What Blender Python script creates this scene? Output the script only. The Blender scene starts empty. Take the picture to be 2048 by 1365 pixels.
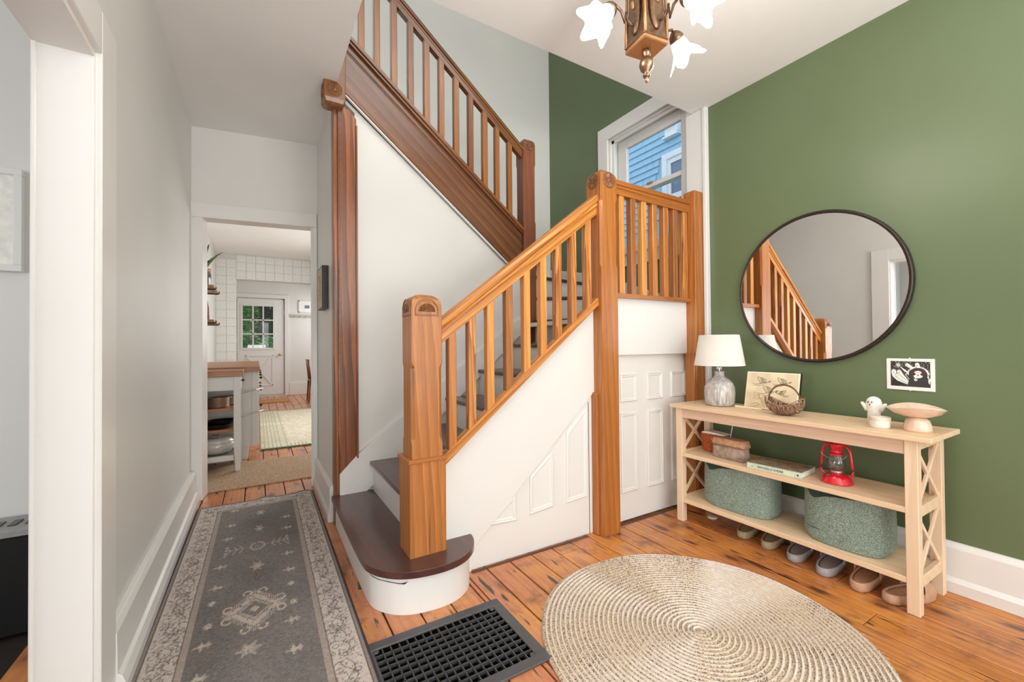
import bpy, bmesh, math, random
import numpy as np
from mathutils import Vector, Matrix

S = bpy.context.scene
COL = S.collection
random.seed(7)
PI = math.pi

# ------------------------------------------------------------------ camera
YAW, PITCH, ROLL, FPX, CAMH = 0.54298, 0.011241, -0.0087246, 843.63, 1.15
def cam_matrix():
    cy, sy, cp, sp, cr, sr = math.cos(YAW), math.sin(YAW), math.cos(PITCH), math.sin(PITCH), math.cos(ROLL), math.sin(ROLL)
    F = Vector((sy*cp, cy*cp, sp)); a = Vector((cy, -sy, 0)); u = a.cross(F)
    r = a*cr + u*sr; up = -a*sr + u*cr
    m = Matrix(((r.x, up.x, -F.x, 0), (r.y, up.y, -F.y, 0), (r.z, up.z, -F.z, CAMH), (0, 0, 0, 1)))
    return m
cd = bpy.data.cameras.new('camera'); co = bpy.data.objects.new('camera', cd); COL.objects.link(co)
cd.sensor_width = 36; cd.lens = FPX/2048*36; cd.clip_start = .02; cd.clip_end = 200
co.matrix_world = cam_matrix(); S.camera = co

# ------------------------------------------------------------------ world and lights
w = bpy.data.worlds.new('sky'); S.world = w; w.use_nodes = True
bg = w.node_tree.nodes['Background']; bg.inputs[0].default_value = (.80, .90, 1.0, 1); bg.inputs[1].default_value = 1.45
def area(name, loc, target, sx, sy, power, color=(1, 1, 1)):
    l = bpy.data.lights.new(name, 'AREA'); l.shape = 'RECTANGLE'; l.size = sx; l.size_y = sy
    l.energy = power; l.color = color
    o = bpy.data.objects.new(name, l); COL.objects.link(o); o.location = loc
    o.rotation_euler = (Vector(target)-Vector(loc)).to_track_quat('-Z', 'Y').to_euler()
    return o
area('front_fill', (1.5, -2.0, 1.5), (1.3, 2.0, 1.75), 2.6, 2.2, 50, (.96, .98, 1))  # unseen area lamp added behind the camera to light the room
area('hall_fill', (-.05, -2.0, .75), (.0, 3.2, 2.75), .8, 1.2, 34, (.97, .985, 1))  # added fill aimed up the hall to brighten its ceiling and far wall
area('left_room_side_fill', (-4.4, .6, 1.5), (0, 1.2, 1.2), 1.8, 1.6, 60, (.97, .985, 1))  # added side fill for the left room, no window modelled here
area('left_room_front_fill', (-3.9, -1.9, 1.6), (-3.9, 2.7, 1.6), 1.2, 1.6, 34, (.97, .985, 1))  # second added fill, brightens the left room wall seen in the mirror
area('ceiling_bounce_fill', (1.1, -1.1, 1.75), (1.1, -.9, 2.85), .6, .6, 56, (1, .99, .97))  # added upward fill, bounced off the ceiling for softer ambient light
area('upstairs_fill', (1.6, .2, 5.0), (1.5, 3.0, 3.0), 2.4, 1.6, 66, (1, .99, .97))  # unseen lamp added to keep the stairwell bright
area('kitchen_side_fill', (1.9, 6.8, 1.7), (-.3, 6.6, 1.0), 2.4, 1.5, 60, (1, .99, .97))  # kitchen fill added from the right, out of view
area('kitchen_back_fill', (1.7, 10.6, 1.9), (.2, 10.9, 1.0), 1.2, 1.4, 20, (1, 1, 1))  # added out-of-view fill for the back entry
S.view_settings.view_transform = 'Standard'; S.view_settings.look = 'None'
S.view_settings.exposure = 0.06; S.view_settings.gamma = 1; S.view_settings.use_curve_mapping = False
S.cycles.max_bounces = 10; S.cycles.diffuse_bounces = 6; S.cycles.transparent_max_bounces = 12
S.cycles.sample_clamp_indirect = 8

# ------------------------------------------------------------------ materials
def lin(r, g, b):
    f = lambda c: (c/255/12.92) if c/255 <= .04045 else ((c/255+.055)/1.055)**2.4
    return (f(r), f(g), f(b), 1)
MATS = {}
class NT:
    def __init__(s, name):
        s.m = bpy.data.materials.new(name); s.m.use_nodes = True; s.t = s.m.node_tree; s.n = s.t.nodes; s.l = s.t.links
        s.b = s.n['Principled BSDF']; MATS[name] = s.m
    def node(s, typ, **kw):
        x = s.n.new(typ)
        for k, v in kw.items():
            if k in x.inputs.keys() if isinstance(k, str) else False: x.inputs[k].default_value = v
            else: setattr(x, k, v)
        return x
    def link(s, a, b): s.l.new(a, b)
    def coord(s, scale=(1, 1, 1), rot=(0, 0, 0), kind='pos', rnd=True):
        if kind == 'pos': c = s.n.new('ShaderNodeNewGeometry').outputs['Position']
        else: c = s.n.new('ShaderNodeTexCoord').outputs['Object']
        if rnd:
            oi = s.n.new('ShaderNodeObjectInfo'); mu = s.n.new('ShaderNodeVectorMath'); mu.operation = 'MULTIPLY_ADD'
            cb = s.n.new('ShaderNodeCombineXYZ')
            for i, k in enumerate((13.1, 17.3, 23.7)):
                mm = s.n.new('ShaderNodeMath'); mm.operation = 'MULTIPLY'; s.link(oi.outputs['Random'], mm.inputs[0]); mm.inputs[1].default_value = k
                s.link(mm.outputs[0], cb.inputs[i])
            ad = s.n.new('ShaderNodeVectorMath'); ad.operation = 'ADD'; s.link(c, ad.inputs[0]); s.link(cb.outputs[0], ad.inputs[1]); c = ad.outputs[0]
        if any(rot):
            mr_ = s.n.new('ShaderNodeMapping'); mr_.inputs['Rotation'].default_value = rot; s.link(c, mr_.inputs[0]); c = mr_.outputs[0]
        mp = s.n.new('ShaderNodeMapping'); mp.inputs['Scale'].default_value = scale
        s.link(c, mp.inputs[0]); return mp.outputs[0]
    def noise(s, vec, scale, detail=3, rough=.55, dist=0):
        x = s.n.new('ShaderNodeTexNoise'); x.inputs['Scale'].default_value = scale; x.inputs['Detail'].default_value = detail
        x.inputs['Roughness'].default_value = rough; x.inputs['Distortion'].default_value = dist; s.link(vec, x.inputs['Vector']); return x.outputs['Fac']
    def ramp(s, fac, stops):
        x = s.n.new('ShaderNodeValToRGB'); e = x.color_ramp.elements
        while len(e) < len(stops): e.new(.5)
        for i, (p, c) in enumerate(stops): e[i].position = p; e[i].color = c if len(c) == 4 else (*c, 1)
        s.link(fac, x.inputs[0]); return x.outputs[0]
    def mix(s, fac, a, b, mode='MIX'):
        x = s.n.new('ShaderNodeMix'); x.data_type = 'RGBA'; x.blend_type = mode
        for sock, v in ((x.inputs[0], fac), (x.inputs[6], a), (x.inputs[7], b)):
            if hasattr(v, 'links'): s.link(v, sock)
            else: sock.default_value = v
        return x.outputs[2]
    def bump(s, h, strength=.2, dist=.002):
        x = s.n.new('ShaderNodeBump'); x.inputs['Strength'].default_value = strength; x.inputs['Distance'].default_value = dist
        s.link(h, x.inputs['Height']); s.link(x.outputs[0], s.b.inputs['Normal'])
def g(v): return (v, v, v, 1)

def paint(name, c, rough=.5, var=.03, bstr=.12, bscale=30, spec=.5):
    t = NT(name); v = t.coord(rnd=False)
    n = t.noise(v, 1.3, 3); d = tuple(x*(1-var*2) for x in c[:3])+(1,)
    t.link(t.ramp(n, [(.3, d), (.7, c)]), t.b.inputs['Base Color']); t.b.inputs['Roughness'].default_value = rough
    t.b.inputs['Specular IOR Level'].default_value = spec
    if bstr: t.bump(t.noise(v, bscale, 4), bstr, .001)
    return t.m
def plain(name, c, rough=.5, metal=0, coat=0, emit=0, nv=.08, ns=40, bump=0):
    t = NT(name); v = t.coord(kind='obj', rnd=False); n = t.noise(v, ns, 2)
    d = tuple(x*(1-nv) for x in c[:3])+(1,); e = tuple(min(1, x*(1+nv)) for x in c[:3])+(1,)
    t.link(t.ramp(n, [(.3, d), (.7, e)]), t.b.inputs['Base Color'])
    t.b.inputs['Roughness'].default_value = rough; t.b.inputs['Metallic'].default_value = metal; t.b.inputs['Coat Weight'].default_value = coat
    if emit: t.b.inputs['Emission Color'].default_value = c; t.b.inputs['Emission Strength'].default_value = emit
    if bump: t.bump(n, bump, .001)
    return t.m
AX = {'X': (.045, 1, 1), 'Y': (1, .045, 1), 'Z': (1, 1, .045)}
def wood(name, light, dark, axis='Z', rot=(0, 0, 0), rough=.35, freq=16, dist=5, contrast=.6, mottled=.35, coat=.15, spots=0, vary=.0):
    """grain runs along axis (after rot)"""
    t = NT(name); v = t.coord(AX[axis], rot)
    wv = t.n.new('ShaderNodeTexWave'); wv.wave_type = 'BANDS'; wv.bands_direction = 'DIAGONAL'; wv.wave_profile = 'SAW'
    wv.inputs['Scale'].default_value = freq; wv.inputs['Distortion'].default_value = dist; wv.inputs['Detail'].default_value = 2.0
    wv.inputs['Detail Scale'].default_value = 1.6; wv.inputs['Detail Roughness'].default_value = .45
    t.link(v, wv.inputs['Vector'])
    fib = t.noise(v, 130, 3, .6); big = t.noise(v, 7, 2)
    a = t.ramp(wv.outputs['Fac'], [(.15, light), (.95, dark)])
    a = t.mix(contrast, tuple((x+y)/2 for x, y in zip(light, dark)), a)
    a = t.mix(t.ramp(fib, [(.35, g(0)), (.72, g(.6))]), a, dark)
    a = t.mix(t.ramp(big, [(.35, g(0)), (.7, g(mottled))]), a, dark)
    if vary:
        oi = t.n.new('ShaderNodeObjectInfo')
        a = t.mix(t.ramp(oi.outputs['Random'], [(0, g(0)), (1, g(vary))]), a, tuple(x*.45 for x in dark[:3])+(1,))
    if spots:
        vo = t.n.new('ShaderNodeTexVoronoi'); vo.inputs['Scale'].default_value = 14; t.link(v, vo.inputs['Vector'])
        a = t.mix(t.ramp(vo.outputs['Distance'], [(.04, g(spots)), (.10, g(0))]), a, (.02, .01, .006, 1))
    t.link(a, t.b.inputs['Base Color']); t.b.inputs['Roughness'].default_value = rough; t.b.inputs['Coat Weight'].default_value = coat
    t.b.inputs['Coat Roughness'].default_value = .25
    t.bump(fib, .15, .001); return t.m

WHITE = paint('wall_white', lin(225, 224, 220), .42)
CEIL = paint('ceiling_white', lin(238, 237, 235), .8)
TRIM = paint('trim_white', lin(230, 229, 226), .3, var=.015, bstr=.2, bscale=12)
GREEN = paint('wall_green', lin(102, 117, 84), .38, var=.06, bstr=.15)
TILE = plain('tile_white', lin(222, 222, 219), .25)
GROUT = plain('grout', lin(208, 207, 203), .8)
HON = (lin(214, 146, 78), lin(160, 88, 38))
W_NEWEL = wood('pine_newel', lin(206, 138, 70), lin(146, 84, 36), 'Z', freq=14, dist=4, contrast=.5, spots=.5)
W_POST = wood('pine_post', lin(208, 138, 68), lin(148, 84, 36), 'Z', freq=14, dist=3, contrast=.4)
FL1 = math.atan(.79)
W_RAIL = wood('pine_rail', lin(232, 168, 84), lin(160, 88, 32), 'X', rot=(0, FL1, 0), freq=18, dist=2, contrast=.8)
W_RAILX = wood('pine_landing_rail', lin(204, 132, 62), lin(146, 82, 32), 'X', freq=14, dist=2)
W_BAL = [wood('pine_baluster_gold', lin(236, 178, 98), lin(192, 120, 52), 'Z', freq=12, dist=4),
         wood('pine_baluster_orange', lin(214, 146, 74), lin(164, 96, 42), 'Z', freq=12, dist=3, contrast=.5),
         wood('pine_baluster_grained', lin(228, 166, 88), lin(150, 78, 30), 'Z', freq=22, dist=9, contrast=1.0),
         wood('pine_baluster_brown', lin(192, 124, 62), lin(134, 80, 38), 'Z', freq=14, dist=3, contrast=.5)]
W_UBAL = [wood('aged_baluster_amber', lin(188, 122, 54), lin(132, 76, 30), 'Z', freq=12, dist=3, contrast=.5),
          wood('aged_baluster_brown', lin(162, 100, 48), lin(108, 60, 28), 'Z', freq=12, dist=3, contrast=.5)]
W_STR = wood('aged_stringer', lin(156, 96, 44), lin(82, 46, 20), 'X', rot=(0, -math.atan(.8), 0), freq=9, dist=3, contrast=.6, mottled=.6, coat=.4)
W_URAIL = wood('aged_rail', lin(164, 104, 46), lin(92, 52, 20), 'X', rot=(0, -math.atan(.8), 0), freq=16, dist=2, contrast=.6, coat=.3)
W_AGED = wood('aged_corner_post', lin(186, 108, 46), lin(92, 48, 22), 'Z', freq=10, dist=6, contrast=.9, mottled=.6, spots=.7)
W_RED = wood('reddish_newel', lin(160, 98, 66), lin(112, 62, 38), 'Z', freq=12, dist=3, contrast=.35)
W_CARVE = wood('carved_dark', lin(166, 110, 62), lin(100, 62, 34), 'Z', freq=10, dist=3, contrast=.4)
W_TREAD = wood('tread_brown', lin(112, 66, 54), lin(62, 36, 32), 'Y', freq=6, dist=4, contrast=.35, mottled=.6, rough=.28, coat=.4)
W_TABLE = wood('pale_rubberwood', lin(240, 218, 186), lin(222, 190, 152), 'Y', freq=8, dist=3, contrast=.5, rough=.5, coat=0)
W_TABLEZ = wood('pale_rubberwood_leg', lin(240, 220, 192), lin(224, 194, 160), 'Z', freq=8, dist=3, contrast=.5, rough=.5, coat=0)
W_TABLEP = wood('pinkish_rubberwood', lin(230, 202, 176), lin(206, 172, 146), 'Y', freq=8, dist=3, contrast=.5, rough=.5, coat=0)
W_COUNTER = wood('butcher_block', lin(190, 130, 84), lin(140, 86, 50), 'X', freq=10, dist=2, contrast=.6, rough=.45)
W_SHELF = wood('shelf_pine', lin(196, 160, 126), lin(150, 112, 82), 'Y', freq=8, dist=2, rough=.6)
W_CHAIR = wood('chair_walnut', lin(150, 84, 46), lin(96, 50, 28), 'Z', freq=10, dist=2)

def floor_mat():
    t = NT('floor_pine'); v = t.coord((1, .07, 1)); wpos = t.coord(rnd=False)
    wv = t.n.new('ShaderNodeTexWave'); wv.bands_direction = 'X'; wv.inputs['Scale'].default_value = 9; wv.inputs['Distortion'].default_value = 7
    wv.inputs['Detail'].default_value = 3; wv.inputs['Detail Scale'].default_value = 1.5; t.link(v, wv.inputs['Vector'])
    fib = t.noise(v, 110, 3, .6); oi = t.n.new('ShaderNodeObjectInfo')
    base = t.ramp(oi.outputs['Random'], [(0, lin(206, 138, 76)), (.3, lin(196, 124, 62)), (.6, lin(218, 150, 82)), (.8, lin(202, 132, 70)), (1, lin(186, 112, 58))])
    a = t.mix(t.ramp(wv.outputs['Fac'], [(.2, g(0)), (.95, g(.45))]), base, lin(158, 84, 36))
    a = t.mix(t.ramp(fib, [(.4, g(0)), (.8, g(.4))]), a, lin(118, 62, 30))
    # worn rosy patches by the stair, amber varnish towards the green wall
    sep = t.n.new('ShaderNodeSeparateXYZ'); t.link(wpos, sep.inputs[0])
    ma = t.n.new('ShaderNodeMath'); ma.operation = 'MULTIPLY_ADD'; t.link(sep.outputs[0], ma.inputs[0]); ma.inputs[1].default_value = -.22; t.link(t.noise(wpos, 2.2, 3), ma.inputs[2])
    a = t.mix(t.ramp(ma.outputs[0], [(.02, g(0)), (.26, g(.42))]), a, lin(206, 132, 104))
    a = t.mix(t.ramp(t.noise(wpos, 3.1, 3), [(.46, g(0)), (.68, g(.5))]), a, lin(224, 156, 72))
    kv = t.coord((1, .36, 1)); vo = t.n.new('ShaderNodeTexVoronoi'); vo.inputs['Scale'].default_value = 8.5; t.link(kv, vo.inputs['Vector'])
    dn = t.noise(kv, 20, 3); ad = t.n.new('ShaderNodeMath'); ad.operation = 'MULTIPLY_ADD'; t.link(dn, ad.inputs[0]); ad.inputs[1].default_value = .20; t.link(vo.outputs['Distance'], ad.inputs[2])
    a = t.mix(t.ramp(ad.outputs[0], [(.2, g(.95)), (.27, g(0))]), a, lin(52, 30, 26))
    a = t.mix(t.ramp(ad.outputs[0], [(.22, g(.6)), (.42, g(0))]), a, lin(120, 66, 42))
    sv = t.coord((1, .15, 1)); sn = t.noise(sv, 26, 2, .5)
    a = t.mix(t.ramp(sn, [(.665, g(0)), (.70, g(.92))]), a, lin(40, 22, 16))
    sn2 = t.noise(t.coord((1, .10, 1), kind='obj'), 60, 2, .5)
    a = t.mix(t.ramp(sn2, [(.67, g(0)), (.72, g(.7))]), a, lin(64, 36, 24))
    a = t.mix(t.ramp(t.noise(wpos, 6, 5, .68), [(.53, g(0)), (.70, g(.75))]), a, lin(100, 60, 42))
    t.link(a, t.b.inputs['Base Color']); t.b.inputs['Roughness'].default_value = .33; t.b.inputs['Coat Weight'].default_value = .25
    t.b.inputs['Coat Roughness'].default_value = .2
    t.bump(fib, .15, .001); return t.m
FLOORP = floor_mat()
GAP = plain('floor_gap_dark', lin(34, 22, 16), .9)
WORN = wood('worn_dark_edge', lin(120, 80, 60), lin(60, 42, 36), 'X', rough=.6, mottled=.7)

def vcol(name, rough=.8, bscale=0, bstr=0, coat=0):
    t = NT(name); a = t.n.new('ShaderNodeVertexColor'); a.layer_name = 'Col'
    if bscale:
        v = t.coord(rnd=False); n = t.noise(v, bscale, 2)
        c = t.mix(t.ramp(n, [(.3, g(.75)), (.7, g(1))]), (0, 0, 0, 1), a.outputs[0]); t.link(c, t.b.inputs['Base Color']); t.bump(n, bstr, .002)
    else: t.link(a.outputs[0], t.b.inputs['Base Color'])
    t.b.inputs['Roughness'].default_value = rough; t.b.inputs['Coat Weight'].default_value = coat; return t.m
PRINT = vcol('printed_paper', .7); RUNNER = vcol('woven_runner', .95, 420, .5); SIGN = vcol('printed_cover', .35)

def jute():
    t = NT('jute_coil'); tc = t.n.new('ShaderNodeTexCoord').outputs['Object']
    sep = t.n.new('ShaderNodeSeparateXYZ'); t.link(tc, sep.inputs[0])
    L = t.n.new('ShaderNodeVectorMath'); L.operation = 'LENGTH'; t.link(tc, L.inputs[0])
    m = t.n.new('ShaderNodeMath'); m.operation = 'DIVIDE'; t.link(L.outputs['Value'], m.inputs[0]); m.inputs[1].default_value = .0195
    fr = t.n.new('ShaderNodeMath'); fr.operation = 'FRACT'; t.link(m.outputs[0], fr.inputs[0])
    ridge = t.ramp(fr.outputs[0], [(.0, g(0)), (.10, g(0)), (.16, g(1)), (.48, g(1)), (.56, g(0))])
    n1 = t.noise(tc, 170, 2, .6); n2 = t.noise(tc, 60, 3)
    braid = t.ramp(n1, [(.40, lin(104, 84, 66)), (.47, lin(190, 168, 146)), (.66, lin(222, 208, 194))])
    cord = t.ramp(n2, [(.3, lin(208, 194, 180)), (.7, lin(232, 222, 212))])
    a = t.mix(ridge, braid, cord)
    a = t.mix(t.ramp(t.noise(tc, 3, 2), [(.45, g(0)), (.7, g(.3))]), a, lin(216, 194, 152))
    t.link(a, t.b.inputs['Base Color']); t.b.inputs['Roughness'].default_value = .95
    t.bump(n1, .6, .004); return t.m
JUTE = jute()
def rope(name, c1, c2, c3, s=220, row=0):
    t = NT(name); tc = t.coord((1, 1, 1.8), kind='obj', rnd=False); n = t.noise(tc, s, 2, .6)
    c = t.ramp(n, [(.38, c1), (.5, c2), (.62, c3)])
    if row:
        o = t.coord(kind='obj', rnd=False); sep = t.n.new('ShaderNodeSeparateXYZ'); t.link(o, sep.inputs[0])
        m = t.n.new('ShaderNodeMath'); m.operation = 'DIVIDE'; t.link(sep.outputs[2], m.inputs[0]); m.inputs[1].default_value = row
        f = t.n.new('ShaderNodeMath'); f.operation = 'FRACT'; t.link(m.outputs[0], f.inputs[0])
        c = t.mix(t.ramp(f.outputs[0], [(0, g(.75)), (.2, g(0)), (.8, g(0)), (1, g(.75))]), c, tuple(x*.5 for x in c1[:3])+(1,))
    t.link(c, t.b.inputs['Base Color']); t.b.inputs['Roughness'].default_value = .9
    t.bump(n, .5, .003); return t.m
ROPE = rope('sage_rope', lin(92, 112, 102), lin(134, 154, 142), lin(196, 206, 192), 260, .0078)
ROPEIN = plain('sage_rope_inside', lin(70, 84, 76), .95)
SISAL = rope('sisal_weave', lin(146, 116, 88), lin(182, 152, 122), lin(204, 178, 150), 120)
COCO = rope('coir_mat', lin(150, 96, 52), lin(186, 128, 76), lin(200, 144, 92), 160)
BLACKM = plain('black_metal', lin(88, 88, 90), .42, .4)
BLACK = plain('black_satin', lin(28, 28, 30), .4)
BLACKBOX = plain('black_box', lin(10, 10, 11), .5)
GREYTOP = plain('grey_top', lin(150, 150, 150), .5)
PIT = plain('duct_dark', lin(14, 12, 11), .95)
MFRAME = plain('mirror_frame_bronze', lin(66, 58, 54), .35, .7)
def mirror():
    t = NT('mirror_glass'); v = t.coord(rnd=False); n = t.noise(v, 2, 1)
    t.link(t.ramp(n, [(0, g(.93)), (1, g(.95))]), t.b.inputs['Base Color']); t.b.inputs['Metallic'].default_value = 1; t.b.inputs['Roughness'].default_value = .0; return t.m
MIRROR = mirror()
def glass(name='clear_glass', tint=(.95, .97, 1, 1), gl=.08):
    t = NT(name); tr = t.n.new('ShaderNodeBsdfTransparent'); tr.inputs[0].default_value = tint
    go = t.n.new('ShaderNodeBsdfGlossy'); go.inputs['Roughness'].default_value = .02
    fr = t.n.new('ShaderNodeLayerWeight'); fr.inputs[0].default_value = .5; mx = t.n.new('ShaderNodeMixShader')
    t.link(t.ramp(fr.outputs['Facing'], [(0, g(gl*.5)), (.6, g(gl)), (.85, g(gl*3)), (1, g(.8))]), mx.inputs[0]); t.link(tr.outputs[0], mx.inputs[1]); t.link(go.outputs[0], mx.inputs[2])
    t.link(mx.outputs[0], t.n['Material Output'].inputs[0]); return t.m
GLASS = glass(); LGLASS = glass('lantern_glass', (.85, .85, .9, 1), .2)
SHADE = plain('linen_shade', lin(224, 220, 212), .9, ns=300, nv=.05, bump=.2)
CERAM = None
def ceramic():
    t = NT('grey_reactive_glaze'); v = t.coord((1, 1, .12), kind='obj', rnd=False); n = t.noise(v, 120, 3); n2 = t.noise(t.coord((1, 1, .5), kind='obj', rnd=False), 18, 2)
    a = t.ramp(n, [(.35, lin(150, 146, 146)), (.65, lin(208, 204, 200))]); a = t.mix(t.ramp(n2, [(.4, g(0)), (.7, g(.5))]), a, lin(176, 160, 148))
    t.link(a, t.b.inputs['Base Color']); t.b.inputs['Roughness'].default_value = .18; t.b.inputs['Coat Weight'].default_value = .6; return t.m
CERAM = ceramic()
CREAMCER = plain('cream_ceramic', lin(240, 232, 218), .25, coat=.5, ns=30)
PINKCER = plain('blush_ceramic', lin(234, 204, 182), .3, coat=.5, ns=25, nv=.12)
WHITECER = plain('white_ceramic', lin(238, 236, 228), .2, coat=.5)
DOTS = plain('black_dots', lin(12, 12, 12), .4)
CHROME = plain('chrome', lin(210, 210, 212), .15, 1)
STEEL = plain('brushed_steel', lin(196, 190, 184), .28, .9)
BRASS = plain('brass_knob', lin(200, 180, 130), .25, .9)
BRONZE = plain('aged_bronze', lin(132, 104, 82), .38, .85, ns=60, nv=.25)
COPPER = plain('bronze_edge', lin(190, 140, 96), .4, .7, ns=200, nv=.2)
def emis(name, c, s):
    t = NT(name); t.b.inputs['Base Color'].default_value = c; t.b.inputs['Emission Color'].default_value = c; t.b.inputs['Emission Strength'].default_value = s; return t.m
LIT = emis('lit_white_glass', (1, .97, .93, 1), 3.0)
RED = plain('red_enamel', lin(214, 20, 42), .22, .1, coat=.6)
WICK = plain('lamp_burner', lin(190, 180, 172), .3, .8)
TWIG = [plain('twig_brown', lin(110, 76, 54), .8, ns=60, nv=.3), plain('twig_tan', lin(168, 138, 112), .8, ns=60, nv=.3)]
WICKER = plain('wicker_orange', lin(196, 104, 52), .6, ns=80, nv=.3)
BARK = plain('birch_bark', lin(164, 144, 130), .85, ns=35, nv=.3, bump=.5)
BARKFLAP = plain('birch_bark_flap', lin(186, 142, 108), .8, ns=35, nv=.2)
STITCH = plain('pale_stitch', lin(226, 206, 180), .8)
PAPER = plain('paper_white', lin(236, 234, 228), .8)
CREAMW = plain('cream_wood', lin(240, 228, 204), .6)
SHOEC = [plain('olive_rubber', lin(166, 154, 122), .55), plain('grey_rubber', lin(158, 154, 154), .5), plain('tan_rubber', lin(190, 150, 120), .55)]
INSOLE = [plain('olive_insole', lin(120, 110, 88), .8), plain('grey_insole', lin(104, 102, 100), .8), plain('tan_insole', lin(158, 126, 104), .8), plain('lilac_insole', lin(176, 168, 176), .7)]
CABW = paint('cabinet_grey_white', lin(214, 212, 206), .4)
CAST = plain('cast_iron', lin(30, 30, 30), .35, .3)
ENAMEL = plain('pot_enamel_grey', lin(190, 184, 178), .2, coat=.5)
SHINGLE = plain('blue_shingle', lin(160, 206, 232), .8, ns=60, nv=.06)
NWHITE = plain('neighbour_trim_white', lin(250, 252, 254), .6)
NGLASS = plain('neighbour_window_glass', lin(110, 130, 156), .1)
LEAF = [plain('leaf_green', lin(96, 150, 62), .6, nv=.35, ns=6), plain('leaf_dark', lin(44, 84, 40), .6, nv=.3, ns=6)]
BARKT = plain('tree_bark', lin(70, 58, 46), .9)
LAWN = plain('lawn', lin(90, 120, 60), .9)
PLANT = plain('house_plant_leaf', lin(84, 102, 44), .45)
POT = plain('plant_pot', lin(120, 104, 90), .6)

# ------------------------------------------------------------------ geometry helpers
class MB:
    def __init__(s): s.v = []; s.f = []; s.sm = []
    def add(s, verts, faces, smooth=False):
        o = len(s.v); s.v += [tuple(v) for v in verts]; s.f += [tuple(i+o for i in f) for f in faces]; s.sm += [smooth]*len(faces); return s
    def box(s, x0, x1, y0, y1, z0, z1):
        v = [(x, y, z) for z in (z0, z1) for y in (y0, y1) for x in (x0, x1)]
        return s.add(v, [(0, 2, 3, 1), (4, 5, 7, 6), (0, 1, 5, 4), (2, 6, 7, 3), (0, 4, 6, 2), (1, 3, 7, 5)])
    def prism(s, poly, axis, a, b, smooth=False):
        """polygon in the two other axes (xz for 'y', xy for 'z', yz for 'x'), extruded a..b"""
        def P(p, t): return {'y': (p[0], t, p[1]), 'z': (p[0], p[1], t), 'x': (t, p[0], p[1])}[axis]
        n = len(poly); v = [P(p, a) for p in poly]+[P(p, b) for p in poly]
        s.add(v, [tuple(range(n)), tuple(range(2*n-1, n-1, -1))])
        o = len(s.v)-2*n
        for i in range(n): j = (i+1) % n; s.f.append((o+i, o+n+i, o+n+j, o+j)); s.sm.append(smooth)
        return s
    def rings(s, rs, smooth=True, cap=True, closed=True):
        n = len(rs[0]); o = len(s.v)
        for r in rs: s.v += [tuple(p) for p in r]
        for k in range(len(rs)-1):
            for i in range(n if closed else n-1):
                j = (i+1) % n; s.f.append((o+k*n+i, o+k*n+j, o+(k+1)*n+j, o+(k+1)*n+i)); s.sm.append(smooth)
        if cap:
            s.f.append(tuple(o+i for i in range(n-1, -1, -1))); s.sm.append(False)
            s.f.append(tuple(o+(len(rs)-1)*n+i for i in range(n))); s.sm.append(False)
        return s
    def lathe(s, prof, c=(0, 0, 0), n=32, cap=True, rib=0, nr=0):
        rs = [[(c[0]+r*(1+rib*math.cos(nr*a))*math.cos(a), c[1]+r*(1+rib*math.cos(nr*a))*math.sin(a), c[2]+z) for a in [2*PI*i/n for i in range(n)]] for r, z in prof]
        return s.rings(rs, True, cap)
    def tube(s, pts, r, n=8, cap=True):
        pts = [Vector(p) for p in pts]; rs = []; rr = r if hasattr(r, '__len__') else [r]*len(pts)
        up = None
        for i, p in enumerate(pts):
            d = (pts[min(i+1, len(pts)-1)]-pts[max(i-1, 0)])
            if d.length < 1e-9: d = Vector((0, 0, 1))
            d.normalize()
            if up is None: up = Vector((0, 0, 1)) if abs(d.z) < .9 else Vector((1, 0, 0))
            a = d.cross(up).normalized(); b = d.cross(a).normalized(); up = -b if False else up
            rs.append([p+(a*math.cos(t)+b*math.sin(t))*rr[i] for t in [2*PI*k/n for k in range(n)]])
        return s.rings(rs, True, cap)
    def sphere(s, c, r, n=16, m=10, sc=(1, 1, 1)):
        rs = []
        for i in range(m+1):
            t = PI*i/m; q = max(math.sin(t), 1e-3)
            rs.append([(c[0]+r*sc[0]*q*math.cos(a), c[1]+r*sc[1]*q*math.sin(a), c[2]-r*sc[2]*math.cos(t)) for a in [2*PI*k/n for k in range(n)]])
        return s.rings(rs, True, True)
    def build(s, name, mat, parent=None, bevel=0, seg=1, fix=True, kind=None):
        me = bpy.data.meshes.new(name); off = Vector((0, 0, 0))
        if parent is not None: off = Vector(parent.get('_org', (0, 0, 0)))
        me.from_pydata([tuple(Vector(v)-off) for v in s.v], [], s.f)
        me.polygons.foreach_set('use_smooth', s.sm)
        if fix:
            b = bmesh.new(); b.from_mesh(me); bmesh.ops.recalc_face_normals(b, faces=b.faces); b.to_mesh(me); b.free()
        me.materials.append(mat); o = bpy.data.objects.new(name, me); COL.objects.link(o)
        if parent is not None: o.parent = parent; o['_org'] = tuple(off)
        if bevel:
            m = o.modifiers.new('bevel', 'BEVEL'); m.width = bevel; m.segments = seg; m.limit_method = 'ANGLE'; m.angle_limit = math.radians(40)
        if kind: o['kind'] = kind
        return o
def B(*a): return MB().box(*a)
def thing(name, label, cat, loc=(0, 0, 0), group=None):
    """Empty at the base of a thing; its parts are built in world coordinates and stored relative to it"""
    o = bpy.data.objects.new(name, None); o.empty_display_size = .1; COL.objects.link(o); o.location = loc
    o['label'] = label; o['category'] = cat; o['_org'] = tuple(loc)
    if group: o['group'] = group
    return o
def tag(o, label, cat, group=None):
    o['label'] = label; o['category'] = cat
    if group: o['group'] = group
    return o
def structure(name, label=None, loc=(0, 0, 0)):
    o = bpy.data.objects.new(name, None); COL.objects.link(o); o.location = loc; o['kind'] = 'structure'; o['_org'] = tuple(loc)
    if label: o['label'] = label
    return o
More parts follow.
